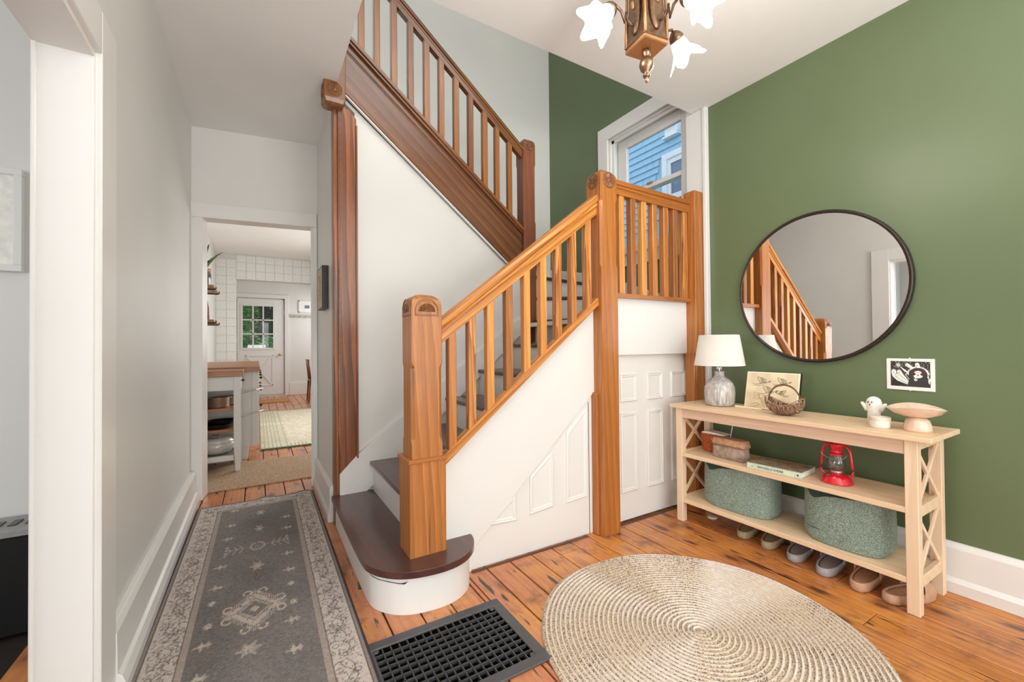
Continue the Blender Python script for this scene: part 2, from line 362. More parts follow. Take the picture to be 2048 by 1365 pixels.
def st(o, label=None):
    o['kind'] = 'structure'
    if label: o['label'] = label
    return o
def move(root, loc, rz=0):
    root.location = loc; root.rotation_euler = (0, 0, rz); return root
def grid_print(name, fn, P, nx, ny, mat, parent):
    """flat sheet P(u,v)->xyz with colours fn(U,V) (u right, v up, 0..1) as a colour attribute"""
    u = np.linspace(0, 1, nx+1); v = np.linspace(0, 1, ny+1); U, V = np.meshgrid(u, v)
    vs = P(U, V).reshape(-1, 3)
    off = np.array(parent.get('_org', (0, 0, 0))) if parent is not None else np.zeros(3)
    vs = vs-off
    idx = np.arange((nx+1)*(ny+1)).reshape(ny+1, nx+1)
    f = np.stack([idx[:-1, :-1], idx[:-1, 1:], idx[1:, 1:], idx[1:, :-1]], -1).reshape(-1, 4)
    me = bpy.data.meshes.new(name); me.vertices.add(len(vs)); me.vertices.foreach_set('co', vs.astype('f').ravel())
    me.loops.add(len(f)*4); me.loops.foreach_set('vertex_index', f.astype('i').ravel())
    me.polygons.add(len(f)); me.polygons.foreach_set('loop_start', np.arange(len(f), dtype='i')*4)
    me.update(calc_edges=True)
    ca = me.color_attributes.new('Col', 'FLOAT_COLOR', 'POINT')
    c = fn(U, V).reshape(-1, 3); c = np.where(c <= .04045, c/12.92, ((c+.055)/1.055)**2.4)
    ca.data.foreach_set('color', np.concatenate([c, np.ones((len(c), 1))], 1).astype('f').ravel())
    me.materials.append(mat); o = bpy.data.objects.new(name, me); COL.objects.link(o)
    if parent is not None: o.parent = parent; o['_org'] = tuple(off)
    return o
def rgb(r, g_, b): return np.array([r, g_, b])/255.
def vnoise(x, y, seed=0):
    rs = np.random.RandomState(seed); T = rs.rand(256, 256)
    xi = np.floor(x).astype(int); yi = np.floor(y).astype(int); fx = x-xi; fy = y-yi
    fx = fx*fx*(3-2*fx); fy = fy*fy*(3-2*fy)
    a = T[xi % 256, yi % 256]; b = T[(xi+1) % 256, yi % 256]; c = T[xi % 256, (yi+1) % 256]; d = T[(xi+1) % 256, (yi+1) % 256]
    return (a*(1-fx)+b*fx)*(1-fy)+(c*(1-fx)+d*fx)*fy
def seg(X, Y, x0, y0, x1, y1):
    dx, dy = x1-x0, y1-y0; L = dx*dx+dy*dy+1e-12; t = np.clip(((X-x0)*dx+(Y-y0)*dy)/L, 0, 1)
    return np.hypot(X-x0-t*dx, Y-y0-t*dy), t
def put(C, M, col):
    C[M] = col

# =================================================================== STRUCTURE
CZ = 2.845          # hall ceiling
XR = 2.765          # right wall plane
YB = 3.745          # back wall of the stairwell
UZ = 5.4
# far wall of the hall is slightly askew
FA = Vector((-.43, 3.985)); FB = Vector((.43, 3.855)); FD = (FB-FA).normalized(); FN = Vector((-FD.y, FD.x))
def far(u, t, z): p = FA+FD*u+FN*t; return (p.x, p.y, z)
def farbox(mb, u0, u1, t0, t1, z0, z1):
    v = [far(u, t, z) for z in (z0, z1) for t in (t0, t1) for u in (u0, u1)]
    return mb.add(v, [(0, 2, 3, 1), (4, 5, 7, 6), (0, 1, 5, 4), (2, 6, 7, 3), (0, 4, 6, 2), (1, 3, 7, 5)])

# ---- floor and its planks
fl = st(MB().box(-4.7, 3.0, -2.3, 1.29, -.06, -.022).box(-4.7, .36, 1.29, 1.67, -.06, -.022).box(.90, 3.0, 1.29, 1.67, -.06, -.022).box(-4.7, 3.0, 1.67, 12.4, -.06, -.022).build('floor', GAP),
        'old orange pine plank floor with knots and dark gaps')
PW = .1375; X0 = .051
rnd = random.Random(3)
def plank(x0, x1, y0, y1):
    d = rnd.uniform(0, .0015)
    MB().box(x0+.0032, x1-.0032, y0+.0012, y1-.0012, -.0215, -d).build('plank', FLOORP, fl, bevel=.0022)
def overlap(x0, x1):   # split around the floor vent opening
    return x1 > .36 and x0 < .90
for k in range(-6, 20):
    x0 = X0+k*PW; x1 = min(x0+PW, XR)
    if x0 > XR-.03: continue
    if x0 < -.56 and k < -6: continue
    ys = [-.6]
    if x0 < -.5: cuts = [1.35]
    elif x0 < .43: cuts = [rnd.uniform(1.2, 2.2), 4.13, rnd.uniform(5.2, 6.2), rnd.uniform(7, 8.4), 10.2]
    else: cuts = [rnd.uniform(.2, .9)]
    if 9 < k < 13: cuts = [.5, {10: 1.86, 11: 1.86, 12: 1.79}[k]]
    if k in (15, 17): cuts = [.75+.1*(k-15)]
    end = 2.75 if x0 < -.5 else (11.75 if x0 < .43 else 2.02)
    if .43 <= x0 < 1.2: end = 2.1
    pts = sorted(ys+cuts+[end])
    for a, b in zip(pts[:-1], pts[1:]):
        if overlap(x0, x1) and a < 1.67 and b > 1.29:
            lo, hi = max(x0, .36), min(x1, .90)
            if x0 < lo-.01: plank(x0, lo, a, b)
            if x1 > hi+.01: plank(hi, x1, a, b)
            if a < 1.28: plank(lo, hi, a, 1.29)
            if b > 1.68: plank(lo, hi, 1.67, b)
        else: plank(x0, x1, a, b)
# kitchen floor right of the doorway line
for k in range(3, 10):
    x0 = X0+k*PW
    for a, b in ((3.9, 5.1+.2*(k % 3)), (5.1+.2*(k % 3), 7.7-.3*(k % 2)), (7.7-.3*(k % 2), 10.4), (10.4, 11.75)): plank(x0, x0+PW, a, b)
# worn strip of dark boards along the stair panelling and under the post
st(MB().box(.93, 1.70, 1.945, 1.963, -.001, .004).box(1.91, 2.63, 1.95, 1.973, -.001, .004).build('trim_1', WORN), 'dark scuffed strip at the foot of the stair panelling')

# ---- ceilings
st(MB().box(-4.7, 2.95, -2.3, 1.95, CZ, 3.10).box(-4.7, .44, 1.95, 4.12, CZ, 3.10).build('ceiling', CEIL), 'smooth white hall ceiling cut open for the stairwell')
st(B(-.8, 2.6, 4.12, 12.0, 2.90, 3.0).build('ceiling_kitchen', CEIL), 'white kitchen ceiling seen through the doorway')
st(B(-.6, 2.95, -2.3, 3.9, UZ, UZ+.1).build('ceiling_upstairs', CEIL), 'white upstairs ceiling')

# ---- right wall (green) with the stair window opening
WY0, WY1, WZ0, WZ1 = 2.00, 2.83, 1.95, 3.03
wr = MB()
wr.box(XR, XR+.16, -2.3, WY0, 0, UZ).box(XR, XR+.16, WY1, YB+.1, 0, UZ).box(XR, XR+.16, WY0, WY1, 0, WZ0).box(XR, XR+.16, WY0, WY1, WZ1, UZ)
st(wr.build('wall_right', GREEN), 'deep green painted wall with round mirror and window')
st(B(.56, XR, YB, YB+.1, 0, UZ).build('wall_back', WHITE), 'white back wall of the stairwell')
# left wall with the doorway into the left room
wl = MB()
wl.box(-.540, -.428, 1.726, 4.1, 0, CZ).box(-.540, -.428, -2.3, .80, 0, CZ).box(-.540, -.428, .80, 1.726, 2.045, CZ)
st(wl.build('wall_left', WHITE), 'long white hallway wall on the left')
st(B(-.540, -.428, -2.3, 3.9, 3.1, UZ).build('wall_upstairs_left', WHITE))
st(MB().box(-.6, 2.95, -2.4, -2.3, 0, UZ).box(-4.7, -.6, -2.4, -2.3, 0, CZ).build('wall_front', WHITE), 'white wall behind the viewpoint')
st(MB().box(-4.6, -.540, 2.72, 2.82, 0, CZ).box(-4.7, -4.6, -2.3, 2.82, 0, CZ).build('wall_left_room', WHITE), 'white wall of the room beyond the left opening')
# wall between hall and stair, and the white wall under the upper flight
hs = MB(); hs.box(.43, .56, 3.0, 3.95, 0, CZ)
hs.prism([(.56, 0), (1.86, 0), (1.86, 1.70), (.56, 2.735)], 'y', 2.945, 3.0)
st(hs.build('wall_stair', WHITE), 'white wall below the upper stair flight')
# far wall of the hall with the kitchen doorway
fw = MB()
farbox(fw, -.12, .045, .0, .14, 0, CZ+.01); farbox(fw, .855, 1.0, 0, .14, 0, CZ+.01); farbox(fw, .045, .855, 0, .14, 2.162, CZ+.01)
st(fw.build('wall_far', WHITE), 'white wall around the kitchen doorway')

# ---- baseboards
bb = MB()
bb.prism([(-.428, 0), (-.372, 0), (-.372, .045), (-.382, .075), (-.394, .085), (-.396, .215), (-.408, .235), (-.428, .235)], 'y', 1.865, 3.975)
st(bb.build('baseboard_left', TRIM, bevel=.002), 'tall white baseboard with shoe moulding along hallway wall')
bb = MB(); P = [(XR, 0), (XR-.045, 0), (XR-.045, .05), (XR-.030, .07), (XR-.026, .20), (XR-.012, .222), (XR, .225)]
bb.prism(P, 'y', -2.3, 1.835)
st(bb.build('baseboard_right', TRIM, bevel=.002), 'tall white baseboard under the green wall')
bb = MB(); bb.prism([(.43, 0), (.392, 0), (.392, .05), (.402, .08), (.404, .22), (.418, .24), (.43, .24)], 'y', 3.0, 3.86)
st(bb.build('baseboard_stair', TRIM, bevel=.002), 'white baseboard beside the corner post')

# ---- left doorway (door_1): jamb lining, casings
d1 = structure('door_1', 'white cased opening into the left room', (-.48, 1.26, 0))
MB().box(-.542, -.413, 1.700, 1.727, 0, 2.045).build('jamb', TRIM, d1, bevel=.002)
MB().box(-.542, -.413, .80, .826, 0, 2.045).build('jamb', TRIM, d1, bevel=.002)
MB().box(-.542, -.413, .826, 1.700, 2.020, 2.046).build('head_jamb', TRIM, d1)
MB().box(-.428, -.398, 1.712, 1.865, 0, 2.17).build('casing', TRIM, d1, bevel=.003)
MB().box(-.428, -.398, .66, .812, 0, 2.17).build('casing', TRIM, d1, bevel=.003)
MB().box(-.428, -.398, .812, 1.712, 2.038, 2.17).build('head_casing', TRIM, d1, bevel=.003)
MB().box(-.554, -.541, 1.7275, 1.82, 0, 2.14).box(-.554, -.541, .70, .80, 0, 2.14).box(-.554, -.541, .80, 1.7275, 2.05, 2.14).build('room_casing', TRIM, d1, bevel=.003)
MB().box(-.542, -.532, 1.695, 1.702, 0, 2.03).build('door_stop', TRIM, d1, bevel=.002)

# ---- kitchen doorway (door_2)
d2 = structure('door_2', 'white cased doorway at the end of the hall', (0, 3.92, 0))
m = MB(); farbox(m, -.008, .075, -.018, .001, 0, 2.15); m.build('casing', TRIM, d2, bevel=.003)
m = MB(); farbox(m, .834, .869, -.018, .001, 0, 2.15); m.build('casing', TRIM, d2, bevel=.003)
m = MB(); farbox(m, -.010, .868, -.020, .001, 2.15, 2.262); m.build('head_casing', TRIM, d2, bevel=.003)
m = MB(); farbox(m, .040, .070, .0, .142, 0, 2.165); m.build('jamb', TRIM, d2, bevel=.002)
m = MB(); farbox(m, .820, .858, .0, .142, 0, 2.165); m.build('jamb', TRIM, d2, bevel=.002)
m = MB(); farbox(m, .070, .822, .0, .142, 2.156, 2.170); m.build('head_jamb', TRIM, d2)

# ---- vertical white board at the corner by the window
st(MB().box(XR-.030, XR, 1.862, 2.0, 0, CZ-.002).build('trim_2', TRIM, bevel=.003), 'wide white board between green wall and landing post')
st(MB().box(XR-.040, XR, 1.835, 1.862, 0, CZ-.002).build('trim_3', TRIM, bevel=.003), 'narrow white edge strip beside the green wall')

# ---- stair window (window_1)
w1 = structure('window_1', 'white sash window above the stair landing', (XR, 2.4, 1.95))
XF = XR-.022
MB().box(XF, XR, 2.83, 2.955, 1.85, 3.03).build('casing', TRIM, w1, bevel=.003)
MB().box(XF, XR, 1.95, 2.0, 2.85, 3.03).build('casing', TRIM, w1, bevel=.003)
MB().box(XF, XR, 1.95, 2.955, 3.03, 3.155).build('head_casing', TRIM, w1, bevel=.003)
MB().box(XR-.05, XR+.06, 1.95, 2.97, 1.925, 1.955).build('sill', TRIM, w1, bevel=.005)
MB().box(XF, XR, 1.98, 2.94, 1.83, 1.925).build('apron', TRIM, w1, bevel=.003)
MB().box(XR, XR+.16, 2.81, 2.83, 1.95, 3.03).box(XR, XR+.16, 2.0, 2.02, 1.95, 3.03).box(XR, XR+.16, 2.02, 2.81, 3.01, 3.03).build('frame', TRIM, w1)
MB().box(XR+.015, XR+.03, 2.78, 2.81, 1.95, 3.01).box(XR+.015, XR+.03, 2.02, 2.81, 2.985, 3.01).build('stop_bead', TRIM, w1)
def sash(x0, x1, y0, y1, z0, z1, sw, bw, tw):
    f = MB().box(x0, x1, y0, y0+sw, z0, z1).box(x0, x1, y1-sw, y1, z0, z1).box(x0, x1, y0+sw, y1-sw, z0, z0+bw).box(x0, x1, y0+sw, y1-sw, z1-tw, z1).build('sash', TRIM, w1, bevel=.003)
    B((x0+x1)/2-.002, (x0+x1)/2+.002, y0+sw, y1-sw, z0+bw, z1-tw).build('pane', GLASS, f)
    return f
sash(XR+.075, XR+.11, 2.02, 2.79, 2.46, 3.0, .10, .035, .085)
sash(XR+.035, XR+.07, 2.02, 2.79, 1.955, 2.495, .075, .07, .035)
MB().box(XR+.02, XR+.035, 2.36, 2.42, 2.485, 2.505).build('sash_lock', BRASS, w1, bevel=.003)

# ---- kitchen shell
st(MB().box(-.78, -.66, 4.12, 9.3, 0, 2.9).build('wall_kitchen_left', WHITE), 'white kitchen wall carrying the shelves')
st(MB().box(2.2, 2.3, 4.0, 12.0, 0, 2.9).box(.56, 2.3, 3.97, 4.07, 0, 2.9).build('wall_kitchen_right', WHITE))
tb = st(MB().box(-.80, -.335, 9.31, 9.5, 0, 2.9).box(-.335, 2.2, 9.31, 9.5, 2.43, 2.9).build('wall_kitchen_tiled', GROUT), 'white square tiled wall around the back entry')
TS = .155
def tile(x0, x1, z0, z1):
    if x1-x0 > .01 and z1-z0 > .01: B(x0+.0015, x1-.0015, 9.30, 9.312, z0+.0015, z1-.0015).build('tile', TILE, tb, bevel=.002)
for j in range(18):
    z0 = j*TS
    for i in range(3): tile(-.335-(i+1)*TS, -.335-i*TS, z0, min(z0+TS, 2.88))
for j in range(3):
    for i in range(9): tile(-.335+i*TS, -.335+(i+1)*TS, 2.435+j*TS, min(2.435+(j+1)*TS, 2.88))
st(MB().box(-.9, -.42, 11.6, 11.7, 0, 2.9).box(.565, 2.2, 11.6, 11.7, 0, 2.9).box(-.42, .565, 11.6, 11.7, 2.33, 2.9).build('wall_entry', WHITE), 'white end wall around the back door')
st(MB().box(-.9, -.8, 9.5, 11.6, 0, 2.9).build('wall_entry_left', WHITE))
st(MB().box(.66, 2.2, 11.572, 11.6, 0, .30).build('baseboard_entry', TRIM, bevel=.003), 'white baseboard beside the back door')

# back door with nine panes (door_3)
d3 = structure('door_3', 'white back door with nine panes and crossbuck panel', (.07, 11.6, 0))
MB().box(.53, .60, 11.65, 11.7, 0, 2.36).box(-.45, .6, 11.65, 11.7, 2.29, 2.36).build('stop', TRIM, d3)
MB().box(.565, .655, 11.56, 11.6, 0, 2.33).build('casing', TRIM, d3, bevel=.004)
MB().box(-.50, .655, 11.56, 11.6, 2.33, 2.42).build('head_casing', TRIM, d3, bevel=.004)
MB().box(-.42, .565, 11.575, 11.70, -.01, .035).build('threshold', STEEL, d3)
gx0, gx1, gz0, gz1 = -.295, .325, 1.15, 2.14
df = MB().box(-.40, gx0, 11.60, 11.645, .04, 2.31).box(gx1, .545, 11.60, 11.645, .04, 2.31).box(gx0, gx1, 11.60, 11.645, .04, gz0).box(gx0, gx1, 11.60, 11.645, gz1, 2.31).build('door_leaf', TRIM, d3)
mb = MB()
for i in (1, 2):
    x = gx0+(gx1-gx0)*i/3; mb.box(x-.014, x+.014, 11.598, 11.63, gz0, gz1)
    z = gz0+(gz1-gz0)*i/3; mb.box(gx0, gx1, 11.598, 11.63, z-.014, z+.014)
mb.box(gx0-.04, gx0+.004, 11.588, 11.60, gz0-.04, gz1+.04).box(gx1-.004, gx1+.04, 11.588, 11.60, gz0-.04, gz1+.04).box(gx0, gx1, 11.588, 11.60, gz1-.004, gz1+.04).box(gx0, gx1, 11.588, 11.60, gz0-.04, gz0+.004)
mb.build('muntins', TRIM, d3)
for i in range(3):
    for j in range(3):
        B(gx0+(gx1-gx0)*i/3, gx0+(gx1-gx0)*(i+1)/3, 11.612, 11.616, gz0+(gz1-gz0)*j/3, gz0+(gz1-gz0)*(j+1)/3).build('pane', GLASS, d3)
# crossbuck lower panel
mb = MB(); px0, px1, pz0, pz1 = -.24, .32, .25, .98
mb.box(px0, px1, 11.588, 11.60, pz0, pz0+.025).box(px0, px1, 11.588, 11.60, pz1-.025, pz1).box(px0, px0+.025, 11.588, 11.6, pz0, pz1).box(px1-.025, px1, 11.588, 11.6, pz0, pz1)
def bar(mb, a, b, w, y0, y1):
    a = Vector(a); b = Vector(b); d = (b-a).normalized(); n = Vector((-d.y, d.x))*w/2
    return mb.prism([tuple(a+n), tuple(b+n), tuple(b-n), tuple(a-n)], 'y', y0, y1)
bar(mb, (px0+.02, pz0+.02), (px1-.02, pz1-.02), .035, 11.585, 11.6); bar(mb, (px0+.02, pz1-.02), (px1-.02, pz0+.02), .035, 11.585, 11.6)
mb.build('crossbuck', TRIM, d3, bevel=.003)
MB().sphere((.463, 11.545, .985), .034, sc=(1, .8, 1)).lathe([(.022, 0), (.022, .01)], (.463, 11.56, .985), 12).tube([(.463, 11.6, .985), (.463, 11.56, .985)], .016).build('door_knob', BRASS, d3)
MB().box(.545, .56, 11.585, 11.6, 1.95, 2.07).build('hinge', STEEL, d3)

# ---- under-stair panelling (wall_under_stair): lower board face, cupboard door, mouldings
def offset_poly(poly, d):
    n = len(poly); out = []
    A = sum(poly[i][0]*poly[(i+1) % n][1]-poly[(i+1) % n][0]*poly[i][1] for i in range(n)); sg = 1 if A > 0 else -1
    for i in range(n):
        p0, p1, p2 = Vector(poly[i-1]), Vector(poly[i]), Vector(poly[(i+1) % n])
        d1 = (p1-p0).normalized(); d2 = (p2-p1).normalized()
        n1 = Vector((-d1.y, d1.x))*sg; n2 = Vector((-d2.y, d2.x))*sg
        b = (n1+n2); k = b.length_squared; b = b*(2/k) if k > 1e-6 else n1
        out.append(tuple(p1+b*d))
    return out
def moulding(poly, y, parent, steps=((0, -.001), (.001, .007), (.006, .010), (.011, .004), (.017, .006), (.025, .0012), (.030, .0012))):
    """panel moulding ring lying on a face at y, standing proud towards -y, with a sunk field"""
    rs = [[(p[0], y-h, p[1]) for p in offset_poly(poly, d)] for d, h in steps]
    MB().rings(rs, False, False).build('panel_moulding', TRIM, parent)
    q = offset_poly(poly, steps[-1][0]-.002)
    mb = MB(); mb.prism(q, 'y', y-.0014, y+.01); mb.build('panel_field', TRIM, parent)
YP = 1.978
us = st(MB().prism([(.70, 0), (1.76, 0), (1.76, .95), (.92, .20), (.70, .20)], 'y', YP, YP+.03).box(.70, 1.85, YP+.012, YP+.03, 0, .3).build('wall_under_stair', TRIM), 'white panelled side under the lower stair flight')
pa = [(1.023, .205), (1.212, .195), (1.212, .355)]
pb = [(1.296, .207), (1.460, .222), (1.462, .550), (1.298, .417)]
pc = [(1.555, .219), (1.717, .230), (1.722, .780), (1.558, .632)]
for p in (pa, pb, pc): moulding(p, YP, us)
MB().box(1.734, 1.7365, YP-.0015, YP+.0005, .0, .80).build('door_gap', GAP, us)
MB().box(1.737, 1.80, YP-.006, YP+.02, 0, .90).build('door_stile', TRIM, us, bevel=.002)
# upper, thicker skirt board
st(MB().prism([(.74, -.005), (.935, .115), (1.80, .885), (1.80, 1.385), (.745, .535)][0:1]*0+[(.745, .0), (.93, .0), (.945, .119), (1.80, .889), (1.80, 1.392), (.745, .53)], 'y', 1.962, 1.99).build('trim_4', TRIM, bevel=.0015), 'broad white skirt board under the lower stair balusters')
# closet door under the landing (door_4)
d4 = structure('door_4', 'white six-panel closet door under the stair landing', (2.26, 1.98, 0))
leaf = B(1.90, 2.66, YP, YP+.035, .012, 1.085).build('door_leaf', TRIM, d4)
for a, b in ((2.004, 2.157), (2.250, 2.408), (2.497, 2.655)):
    moulding([(a, .778), (b, .778), (b, .960), (a, .960)], YP, d4)
    moulding([(a, .192), (b, .192), (b, .706), (a, .706)], YP, d4)
# white fascia above it
st(MB().box(1.86, 2.66, 1.945, 1.99, 1.083, 1.452).build('trim_5', TRIM, bevel=.003), 'white fascia board above the closet door')
# things behind: closed underside of landing so no light leaks
st(MB().box(1.86, XR, 1.99, YB, 1.30, 1.33).box(.62, 1.86, 2.93, 2.945, 0, .2).build('wall_landing_base', WHITE))
# =================================================================== STAIRCASE
RISE = .194
sc = thing('staircase', 'white and brown wooden staircase with pine banisters turning back over itself', 'staircase', (.42, 1.75, 0))
def nx(n): return .64+.27*(n-2)
# bullnose first step
def bull(inset, z0, z1, name, mat, bev):
    pts = [(.405, 2.93), (.400, 2.5), (.398, 2.16), (.400, 1.965), (.412, 1.91), (.443, 1.852), (.49, 1.80), (.55, 1.765), (.62, 1.747), (.70, 1.741), (.77, 1.752), (.83, 1.782), (.88, 1.83), (.912, 1.885), (.929, 1.945), (.927, 1.968)]
    # shrink towards a spine
    out = []
    for i, p in enumerate(pts):
        a = Vector(pts[max(i-1, 0)]); b = Vector(pts[min(i+1, len(pts)-1)]); d = (b-a).normalized(); n = Vector((-d.y, d.x))
        q = Vector(p)+n*inset
        if i == 0: q.y = 2.93
        if i == len(pts)-1: q.y = 1.968
        out.append(tuple(q))
    # smooth by Chaikin
    for _ in range(2):
        o2 = [out[0]]
        for a, b in zip(out[:-1], out[1:]): o2 += [tuple(Vector(a)*.75+Vector(b)*.25), tuple(Vector(a)*.25+Vector(b)*.75)]
        out = o2+[out[-1]]
    poly = out+[(.70, 1.968), (.70, 2.93)]
    return MB().prism(poly, 'z', z0, z1).build(name, mat, sc, bevel=bev, seg=3 if bev > .004 else 1)
bull(.024, 0, .166, 'riser', TRIM, 0)
bull(0, .164, .194, 'tread', W_TREAD, .010)
MB().tube([(.4261, 1.952, .1373), (.4320, 1.922, .1389), (.449, 1.886, .1373), (.4810, 1.841, .139), (.5215, 1.806, .135), (.538, 1.796, .1378), (.549, 1.790, .1438)], [.0006, .0013, .0011, .0014, .0016, .0022, .0005], 5).build('paint_crack', GAP, sc)
MB().tube([(.525, 1.8045, .136), (.5330, 1.8000, .1329), (.545, 1.794, .136)], [.0008, .0012, .0006], 5).build('paint_crack', GAP, sc)
MB().tube([(.7054, 1.7645, .1569), (.718, 1.7665, .1576), (.7276, 1.768, .1575)], [.0008, .0016, .0008], 5).build('paint_crack', GAP, sc)
bull(.028, .160, .1655, 'cove', TRIM, 0)
for n in range(2, 7):
    x = nx(n); z = RISE*n; x2 = nx(n+1)+.03 if n < 6 else 1.90
    B(x+.022, x+.042, 2.0, 2.935, z-RISE, z-.028).build('riser', TRIM, sc)
    B(x, x2, 1.992, 2.935, z-.028, z).build('tread', W_TREAD, sc, bevel=.009, seg=3)
# winders around the upper newel
NW = Vector((1.93, 2.93))
def winder(n, a0, a1):
    z = RISE*n
    def hit(a):
        d = Vector((math.cos(a), math.sin(a))); ts = []
        if d.x > 1e-6: ts.append((XR-NW.x)/d.x)
        if d.y < -1e-6: ts.append((1.995-NW.y)/d.y)
        if d.y > 1e-6: ts.append((YB-NW.y)/d.y)
        if d.x < -1e-6: ts.append((1.86-NW.x)/d.x)
        return NW+d*min(t for t in ts if t > 0)
    p0, p1 = hit(a0), hit(a1); poly = [tuple(NW), tuple(p0)]
    for c in ((XR, 1.995), (XR, YB)):
        ac = math.atan2(c[1]-NW.y, c[0]-NW.x)
        if a0 < ac < a1: poly.append(c)
    poly.append(tuple(p1))
    MB().prism(poly, 'z', z-.028, z).build('tread', W_TREAD, sc, bevel=.008, seg=2)
    d = Vector((math.cos(a0+.001), math.sin(a0+.001))); nn = Vector((-d.y, d.x))
    q0 = NW+nn*.022; q1 = p0+nn*.022
    q1.x = min(q1.x, XR-.001)
    MB().prism([tuple(q0), tuple(q1), tuple(q1+nn*.018), tuple(q0+nn*.018)], 'z', z-RISE, z-.028).build('riser', TRIM, sc)
R_ = math.radians
winder(7, R_(-72), R_(-38)); winder(8, R_(-38), R_(10)); winder(9, R_(10), R_(48)); winder(10, R_(48), R_(95))
# upper flight
for n in range(11, 17):
    x = 1.88-.24*(n-11); z = RISE*n
    B(x-.042, x-.022, 2.95, YB, z-RISE, z-.028).build('riser', TRIM, sc)
    B(x-.27, x, 2.95, YB, z-.028, z).build('tread', W_TREAD, sc, bevel=.008, seg=2)
MB().prism([(.50, 2.80), (1.86, 1.72), (1.86, 1.69), (.50, 2.77)], 'y', 2.95, YB).build('soffit', WHITE, sc)
# wall skirting boards of the lower flight and the winders
MB().prism([(.453, .16), (.453, .33), (.56, .438), (.847, .655), (1.86, 1.40), (1.86, 1.25), (.62, .19)], 'y', 2.912, 2.946).build('wall_string', TRIM, sc, bevel=.002)
MB().prism([(1.998, 1.2), (YB, 1.6), (YB, 1.98), (2.9, 1.80), (2.5, 1.64), (1.998, 1.46)], 'x', XR-.02, XR).build('wall_string', TRIM, sc, bevel=.002)
MB().prism([(1.9, 1.7), (XR-.02, 1.6), (XR-.02, 2.03), (1.9, 2.25)], 'y', YB-.02, YB).build('wall_string', TRIM, sc, bevel=.002)

# ---- helpers for posts with arched heads and carved discs
def arch_post(name, mat, x0, x1, y0, y1, z0, ztop, ah, parent, p=2.0, low=None, chamfer=None):
    """square post whose head rounds over to both sides; low = (half-extra, z) wider base block; chamfer=(za,zb,size)"""
    cx, cy, a, b = (x0+x1)/2, (y0+y1)/2, (x1-x0)/2, (y1-y0)/2
    rs = []
    def ring(ka, kb, z, ch=0):
        A_, B_ = a*ka, b*kb; c = max(ch, .0025)
        return [(cx-A_, cy-B_+c, z), (cx-A_+c, cy-B_, z), (cx+A_-c, cy-B_, z), (cx+A_, cy-B_+c, z), (cx+A_, cy+B_-c, z), (cx+A_-c, cy+B_, z), (cx-A_+c, cy+B_, z), (cx-A_, cy+B_-c, z)]
    z = z0
    rs.append(ring(1, 1, z0))
    for (za, zb, s) in (chamfer or []):
        rs += [ring(1, 1, za), ring(1, 1, za+.025, s), ring(1, 1, zb-.025, s), ring(1, 1, zb)]
    rs.append(ring(1, 1, ztop-ah))
    for i in range(1, 13):
        t = i/12*.985; k = (1-t**p)**(1/p); rs.append(ring(max(k, .15), max(k, .15), ztop-ah+t*ah))
    return MB().rings(rs, False, True).build(name, mat, parent)
def fan_disc(parent, c, nrm, r, half=False, mat=None, petals=14):
    """carved rosette (or half fan) on a face; nrm '-y' or '-x'"""
    def T(u, v, h): return (c[0]+u, c[1]-h, c[2]+v) if nrm == '-y' else (c[0]-h, c[1]-u, c[2]+v)
    mb = MB(); n = petals; a0, a1 = (0, PI) if half else (0, 2*PI)
    # rim
    K = 24; rs = []
    for k in range(K+1):
        a = a0+(a1-a0)*k/K; rs.append([T(r*q*math.cos(a), r*q*math.sin(a), h) for q, h in ((1.0, .0), (1.0, .0025), (.93, .003), (.90, .0005), (.90, 0))])
    mb.rings(rs, False, False, closed=True)
    for k in range(n):
        a = a0+(a1-a0)*(k+.5)/n; w = (a1-a0)/n*.42
        pts = [T(r*.28*math.cos(a), r*.28*math.sin(a), .0)]
        v = [T(r*.26*math.cos(a-w), r*.26*math.sin(a-w), .0005), T(r*.86*math.cos(a-w), r*.86*math.sin(a-w), .0005), T(r*.92*math.cos(a), r*.92*math.sin(a), .0005), T(r*.86*math.cos(a+w), r*.86*math.sin(a+w), .0005), T(r*.26*math.cos(a+w), r*.26*math.sin(a+w), .0005),
             T(r*.35*math.cos(a), r*.35*math.sin(a), .003), T(r*.80*math.cos(a), r*.80*math.sin(a), .005)]
        mb.add(v, [(0, 1, 6, 5), (1, 2, 6), (2, 3, 6), (3, 4, 5, 6), (4, 0, 5)])
    ks = [T(r*.22*math.cos(a), r*.22*math.sin(a), .002) for a in [a0+(a1-a0)*i/12 for i in range(12 if not half else 13)]]
    mb.add(ks+[T(0, r*.08*half, .006)], [(i, (i+1) % len(ks), len(ks)) for i in range(len(ks))])
    return mb.build('carved_fan', mat or W_CARVE, parent)
